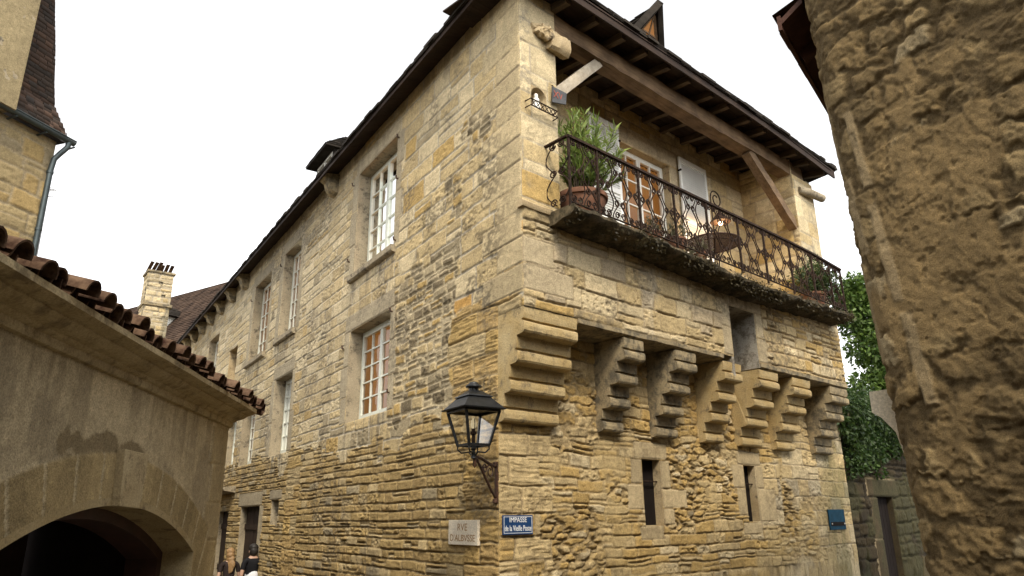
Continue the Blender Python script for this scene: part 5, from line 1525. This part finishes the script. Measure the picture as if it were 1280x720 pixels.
shp.lathe(c_ + Vector((0, 0, 1.48)), [(.19, 0), (.20, .01), (.07, .16), (.03, .20), (.015, .30), (.01, .30), (.02, .19), (.055, .15), (.18, .005)], 20)
shp.build('lamp_shade', M['iron'], LS, smooth=True)
glow = m_lit('lamp_bulb', (.9, .8, .6), (1, .62, .30), 6)
MB().lathe(c_ + Vector((0, 0, 1.42)), [(.01, 0), (.04, .02), (.05, .06), (.03, .11), (.01, .13)], 12).build('bulb', glow, LS, smooth=True)
pl = bpy.data.lights.new('lamp_light', 'POINT'); pl.energy = 11; pl.color = (1, .62, .30); pl.shadow_soft_size = .06
po = bpy.data.objects.new('lamp_light', pl); COL.objects.link(po); po.parent = LS; po.location = (c_ + Vector((0, 0, 1.34))) - lc

# =================================================================== STREET LANTERN, SIGNS, STATUE
LP0 = Vector((-.472, 8.56, 0))
LT = thing('street_lantern', 'black four sided wall lantern on a rusty iron bracket at the house corner', 'street lamp', FL.p(.62, 2.5, 0))
axd, axn = dL, nL
wallp = FL.p(.64, 0, .01)
bd = (LP0 - Vector((wallp.x, wallp.y, 0))); bd.z = 0; bl = bd.length; bd.normalize()
br = MB()
br.beam(wallp + Vector((0, 0, 2.47)), wallp + Vector((0, 0, 2.96)), .05, .035, up=nL)
for z in (2.50, 2.93): br.lathe(wallp + nL * .02 + Vector((0, 0, z - .03)), [(.01, 0), (.035, .01), (.035, .05), (.01, .06)], 10)
arm = [wallp + nL * .02 + Vector((0, 0, 2.90)), wallp + bd * bl * .35 + Vector((0, 0, 2.93)), wallp + bd * bl * .7 + Vector((0, 0, 2.98)), LP0 + Vector((0, 0, 3.0))]
br.tube(arm, .018, 8)
low = [wallp + nL * .02 + Vector((0, 0, 2.54)), wallp + bd * bl * .25 + Vector((0, 0, 2.62)), wallp + bd * bl * .6 + Vector((0, 0, 2.82)), wallp + bd * bl * .9 + Vector((0, 0, 2.98))]
br.tube(low, .016, 8)
for (t, r) in ((.30, .085), (.52, .055)):
    c = wallp + bd * bl * t + Vector((0, 0, 2.80 + .12 * t)); pts = []
    for k in range(20):
        a = 2 * math.pi * 1.4 * k / 19; q = r * (1 - .65 * k / 19); pts.append(c + bd * q * math.cos(a) + Vector((0, 0, q * math.sin(a))))
    br.tube(pts, .009, 6)
br.lathe(LP0 + bd * -.03 + Vector((0, 0, 2.86)), [(.005, 0), (.025, .03), (.02, .08), (.03, .12), (.02, .16)], 10)
br.build('bracket', M['rust'], LT, smooth=True)
fm = MB(); HB, HT, ZB0, ZT0 = .135, .225, 3.115, 3.505
def crn(i, j, h, z): return LP0 + axd * (h * i) + axn * (h * j) + Vector((0, 0, z))
cor = ((-1, -1), (1, -1), (1, 1), (-1, 1))
for (i, j) in cor: fm.beam(crn(i, j, HB, ZB0), crn(i, j, HT, ZT0), .026, .026, up=axd)
for k in range(4):
    a, b = cor[k], cor[(k + 1) % 4]
    fm.beam(crn(*a, HB, ZB0), crn(*b, HB, ZB0), .026, .028); fm.beam(crn(*a, HT, ZT0), crn(*b, HT, ZT0), .03, .03)
for (i, j) in cor:
    fm.tube([crn(i, j, HB * .98, ZB0), crn(i, j, HB * 1.0, ZB0 - .045), crn(i, j, HB * .75, ZB0 - .085), crn(i, j, HB * .3, ZB0 - .075), crn(i, j, .02, ZB0 - .11)], .010, 6)
fm.lathe(LP0 + Vector((0, 0, 2.96)), [(.015, 0), (.035, .01), (.025, .04), (.022, .10), (.04, .115), (.02, .13)], 12)
fm.build('lantern_frame', M['lantern_metal'], LT)
for k in range(4):
    a, b = cor[k], cor[(k + 1) % 4]
    MB().add([crn(*a, HB - .004, ZB0), crn(*b, HB - .004, ZB0), crn(*b, HT - .004, ZT0), crn(*a, HT - .004, ZT0)], [(0, 1, 2, 3)]).build('glass_pane', M['lampglass'], LT)
rf_ = MB()
rf_.frustum(LP0, axd, axn, HT + .055, HT + .06, ZT0 + .012, ZT0 + .030)
rf_.frustum(LP0, axd, axn, HT + .045, HT - .075, ZT0 + .030, ZT0 + .165)
rf_.frustum(LP0, axd, axn, HT - .055, HT - .06, ZT0 + .165, ZT0 + .182)
rf_.frustum(LP0, axd, axn, HT - .075, .075, ZT0 + .182, ZT0 + .245)
rf_.lathe(LP0 + Vector((0, 0, ZT0 + .245)), [(.06, 0), (.06, .035), (.095, .04), (.10, .055), (.085, .075), (.06, .085), (.055, .10), (.02, .115)], 20)
rf_.build('lantern_roof', M['lantern_metal'], LT, bevel=.004)
lb = MB().lathe(LP0 + Vector((0, 0, ZB0)), [(.03, 0), (.03, .02), (.018, .03), (.018, .12), (.035, .13), (.035, .16), (.015, .165), (.015, .20)], 12)
lb.tube([LP0 + axd * .03 + Vector((0, 0, ZB0 + .03)), LP0 + axd * .03 + Vector((0, 0, ZT0 - .08))], .006, 5); lb.tube([LP0 - axd * .03 + Vector((0, 0, ZB0 + .03)), LP0 - axd * .03 + Vector((0, 0, ZT0 - .08))], .006, 5)
lb.build('lamp_holder', M['iron'], LT, smooth=True)
MB().lathe(LP0 + Vector((0, 0, ZB0 + .19)), [(.012, 0), (.03, .02), (.034, .06), (.024, .10), (.012, .13)], 12).build('bulb', m_lit('pale_bulb', (.85, .78, .6), (1, .8, .45), .15), LT, smooth=True)

# marble street plate
M['plate'] = m_stone('street_plate_stone', (.72, .64, .50), (.80, .72, .58), amount=0, dist=.002)
SP = thing('stone_street_plate', 'pale stone street plate engraved RVE D\'ALBVSSE', 'street sign', FL.p(1.42, 2.0, .02))
mbp = MB().fbox(FL, 1.045, 1.80, 1.985, 2.285, .0, .045).build('plate', M['plate'], SP, bevel=.006)
def L_text(t, s, z, size, mt, sx): text_mesh(SP, 'lettering', t, FL.p(s, z, .0455), -FL.u, Vector((0, 0, 1)), size, mt, sx, .0015, FL.n)
L_text('RVE', 1.43, 2.195, .125, M['gilt'], 1.25)
L_text("D'ALBVSSE", 1.43, 2.065, .115, M['gilt'], 1.22)
# blue enamel plate
BS = thing('blue_street_plate', 'dark blue enamel street plate with white lettering IMPASSE de la Vieille Poste', 'street sign', FR.p(.36, 2.12, -DLOW + .02))
oB = -DLOW + .03
MB().fbox(FR, .118, .612, 2.112, 2.335, oB, oB + .014).build('plate', M['blue'], BS, bevel=.004)
bo = MB()
e = .016; oo_ = oB + .0142
for (a, b, c, d) in ((.118 + e, .612 - e, 2.335 - e - .005, 2.335 - e), (.118 + e, .612 - e, 2.112 + e, 2.112 + e + .005), (.118 + e, .118 + e + .006, 2.112 + e + .005, 2.335 - e - .005), (.612 - e - .006, .612 - e, 2.112 + e + .005, 2.335 - e - .005)):
    bo.fbox(FR, a, b, c, d, oo_, oo_ + .0015)
bo.build('border', M['white'], BS)
def R_text(root, nm, t, s, z, o, size, mt, sx): text_mesh(root, nm, t, FR.p(s, z, o), FR.u, Vector((0, 0, 1)), size, mt, sx, .0012, FR.n)
R_text(BS, 'lettering', 'IMPASSE', .365, 2.278, oo_ + .001, .080, M['white'], 1.0)
R_text(BS, 'lettering', 'de la Vieille Poste', .365, 2.182, oo_ + .001, .092, M['white'], .66)
# blue plaque by the alley end
PQ = thing('blue_plaque', 'small plain blue plaque with a dark strip on the wall end by the alley', 'plaque', FR.p(8.9, 2.0, -DLOW + .02))
MB().fbox(FR, 8.56, 9.24, 2.015, 2.395, -DLOW + .02, -DLOW + .04).build('plate', M['teal'], PQ, bevel=.004)
MB().fbox(FR, 8.60, 9.20, 2.09, 2.16, -DLOW + .041, -DLOW + .048).build('strip', M['dark'], PQ)
for s in (8.63, 9.17): MB().lathe(FR.p(s, 2.115, -DLOW + .05), [(.004, 0), (.014, .004), (.014, .02), (.004, .024)], 10).build('stud', M['white'], PQ)
# number board
NB = thing('century_board', 'dark hanging board painted XVII beside the niche', 'sign', FR.p(.68, 7.85, .06))
q = [FR.p(.545, 7.845, .055), FR.p(.80, 7.90, .075), FR.p(.82, 8.09, .075), FR.p(.555, 8.105, .055)]
MB().box8(q + [v + nR * .02 for v in q]).build('board', M['slateboard'], NB)
text_mesh(NB, 'lettering', 'XVII', FR.p(.685, 7.985, .088), (FR.u + Vector((0, 0, .06))).normalized(), Vector((0, 0, 1)), .155, M['redpaint'], .92, .001, FR.n)
MB().tube([FR.p(.60, 8.10, .065), FR.p(.60, 8.16, .03), FR.p(.60, 8.17, -.02)], .006, 5).build('hook', M['iron'], NB)
# statue
ST = thing('madonna_statuette', 'small white statuette of a veiled woman in the arched niche', 'statue', FR.p(.35, 7.68, -.06))
c_ = FR.p(.35, 7.69, -.06)
MB().lathe(c_, [(.065, 0), (.07, .02), (.055, .08), (.045, .13), (.05, .16), (.042, .185), (.02, .195), (.026, .205), (.032, .225), (.030, .25), (.016, .268)], 16).build('figure', m_plain('white_plaster', (.78, .76, .7), .6, .05), ST, smooth=True)
lump_obj('joined_hands', [(c_ + nR * .045 + Vector((0, 0, .145)), .018, (1, 1, 1.5))], m_plain('white_plaster_hands', (.75, .73, .68), .6, .05), ST, .002)

# =================================================================== PEOPLE in the lane, seen from behind
def skin_figure(name, joints, edges, mat, parent, root=0, sub=2):
    me = bpy.data.meshes.new(name); off = wloc(parent)
    me.from_pydata([tuple(Vector(j[0]) - off) for j in joints], edges, [])
    ob = bpy.data.objects.new(name, me); COL.objects.link(ob)
    mod = ob.modifiers.new('skin', 'SKIN'); mod.use_smooth_shade = True
    for i, (v, j) in enumerate(zip(me.skin_vertices[0].data, joints)):
        v.radius = j[1] if isinstance(j[1], tuple) else (j[1], j[1]); v.use_root = (i == root)
    sm = ob.modifiers.new('sub', 'SUBSURF'); sm.levels = sub; sm.render_levels = sub
    bpy.context.view_layer.update()
    m2 = bpy.data.meshes.new_from_object(ob.evaluated_get(bpy.context.evaluated_depsgraph_get()))
    bpy.data.objects.remove(ob); m2.name = name; m2.materials.clear(); m2.materials.append(mat); m2.shade_smooth()
    o = bpy.data.objects.new(name, m2); COL.objects.link(o); o.parent = parent
    return o
def person(base, face, hgt, label, shirt, trousers, hair_mat, long_hair, skirt=False, tail=None):
    k = hgt / 1.75; b = Vector(base); f = Vector(face).normalized(); r = Vector((f.y, -f.x, 0))
    P = thing('person', label, 'person', b)
    def q(x, y, z): return b + r * (x * k) + f * (y * k) + Vector((0, 0, z * k))
    J = [(q(0, 0, .96), (.15 * k, .115 * k)), (q(0, .01, 1.12), (.125 * k, .10 * k)), (q(0, .0, 1.32), (.155 * k, .11 * k)), (q(0, -.01, 1.45), (.10 * k, .08 * k)), (q(0, .0, 1.53), .055 * k), (q(0, .03, 1.62), (.078 * k, .095 * k)), (q(0, .02, 1.70), (.07 * k, .085 * k))]
    E_ = [(0, 1), (1, 2), (2, 3), (3, 4), (4, 5), (5, 6)]
    for sg, fw in ((-1, .10), (1, -.08)):
        i = len(J)
        J += [(q(.10 * sg, 0, .86), .085 * k), (q(.10 * sg, fw + .02, .50), .060 * k), (q(.10 * sg, fw * 1.1 - .03, .10), .040 * k), (q(.11 * sg, fw * 1.1 + .12, .035), .034 * k)]
        E_ += [(0, i), (i, i + 1), (i + 1, i + 2), (i + 2, i + 3)]
        i = len(J)
        J += [(q(.19 * sg, -.01, 1.40), .055 * k), (q(.25 * sg, -.02 - fw * .5, 1.13), .042 * k), (q(.25 * sg, .06 - fw, .90), .033 * k), (q(.25 * sg, .09 - fw, .80), (.022 * k, .036 * k))]
        E_ += [(3, i), (i, i + 1), (i + 1, i + 2), (i + 2, i + 3)]
    skin = m_plain('skin', (.42, .26, .18), .55, .05)
    body = skin_figure('body', J, E_, skin, P)
    up = [0, 1, 2, 3]
    S_ = [(J[i][0], tuple(x * 1.13 for x in J[i][1])) for i in up]; ES = [(0, 1), (1, 2), (2, 3)]
    for base_i in (11, 19):
        i = len(S_); S_ += [(J[base_i][0], .068 * k), (J[base_i][0].lerp(J[base_i + 1][0], .75), .056 * k)]; ES += [(3, i), (i, i + 1)]
    skin_figure('shirt', S_, ES, shirt, P)
    T_ = [(q(0, 0, .98), (.165 * k, .13 * k)), (q(0, 0, .90), (.175 * k, .135 * k))]; ET = [(0, 1)]
    if skirt:
        T_ += [(q(0, 0, .70), (.20 * k, .16 * k)), (q(0, 0, .48), (.22 * k, .18 * k))]; ET += [(1, 2), (2, 3)]
    else:
        for base_i in (7, 15):
            i = len(T_); T_ += [(J[base_i][0], .098 * k), (J[base_i + 1][0], .075 * k), (J[base_i + 2][0], .062 * k)]; ET += [(1, i), (i, i + 1), (i + 1, i + 2)]
    skin_figure('skirt' if skirt else 'trousers', T_, ET, trousers, P)
    if tail: skin_figure('shirt_tail', [(q(0, 0, 1.24), (.148 * k, .122 * k)), (q(0, 0, 1.08), (.172 * k, .14 * k)), (q(0, 0, .90), (.19 * k, .155 * k))], [(0, 1), (1, 2)], tail, P)
    L_ = [(q(0, .005, 1.70), .105 * k, (1, 1, .95)), (q(0, -.025, 1.62), .098 * k, (1, 1, 1.1))]
    if long_hair: L_ += [(q(0, -.06, 1.52), .10 * k, (1.05, .6, 1.2)), (q(.01, -.085, 1.40), .105 * k, (1.1, .5, 1.35)), (q(0, -.09, 1.30), .085 * k, (1.05, .45, 1.3))]
    lump_obj('hair', L_, hair_mat, P, .012, 22)
    fc = [(q(0, .135, 1.60), .016 * k, (1, 1, 1.4)), (q(-.085, .03, 1.61), .02 * k, (.5, 1, 1.5)), (q(.085, .03, 1.61), .02 * k, (.5, 1, 1.5))]
    lump_obj('nose_and_ears', fc, skin, body, .001)
    for sg in (-1, 1):
        hb = 14 if sg < 0 else 22
        hp = J[hb][0]; fm = MB()
        for n_ in range(4):
            o = f * ((n_ - 1.5) * .017 * k); L = (.060, .070, .066, .052)[n_] * k
            fm.tube([hp + o, hp + o + Vector((0, 0, -L * .55)), hp + o + Vector((0, 0, -L)) - r * (sg * .018 * k)], [.0085 * k, .008 * k, .006 * k], 6)
        fm.tube([hp + f * .03 * k + Vector((0, 0, .03 * k)), hp + f * .05 * k, hp + f * .052 * k + Vector((0, 0, -.03 * k))], [.011 * k, .010 * k, .007 * k], 6)
        fm.build('fingers', skin, body, smooth=True)
    return P
person((-6.78, 18.25, 0), (-.5, .86, 0), 1.66, 'person with long fair hair in a dark top walking away down the lane', m_plain('dark_top', (.03, .022, .02), .8, .2), m_plain('dark_trousers', (.02, .02, .024), .8, .2), m_plain('fair_hair', (.26, .155, .065), .6, .3, sc=40), True)
person((-6.12, 17.9, 0), (-.6, .8, 0), 1.76, 'person with short dark hair in a short black jacket over a white shirt walking away', m_plain('black_top', (.012, .012, .014), .8, .2), m_plain('dark_jeans', (.02, .022, .03), .8, .2), m_plain('dark_hair', (.012, .009, .007), .6, .3, sc=40), False, tail=m_plain('white_shirt', (.62, .64, .68), .8, .08))
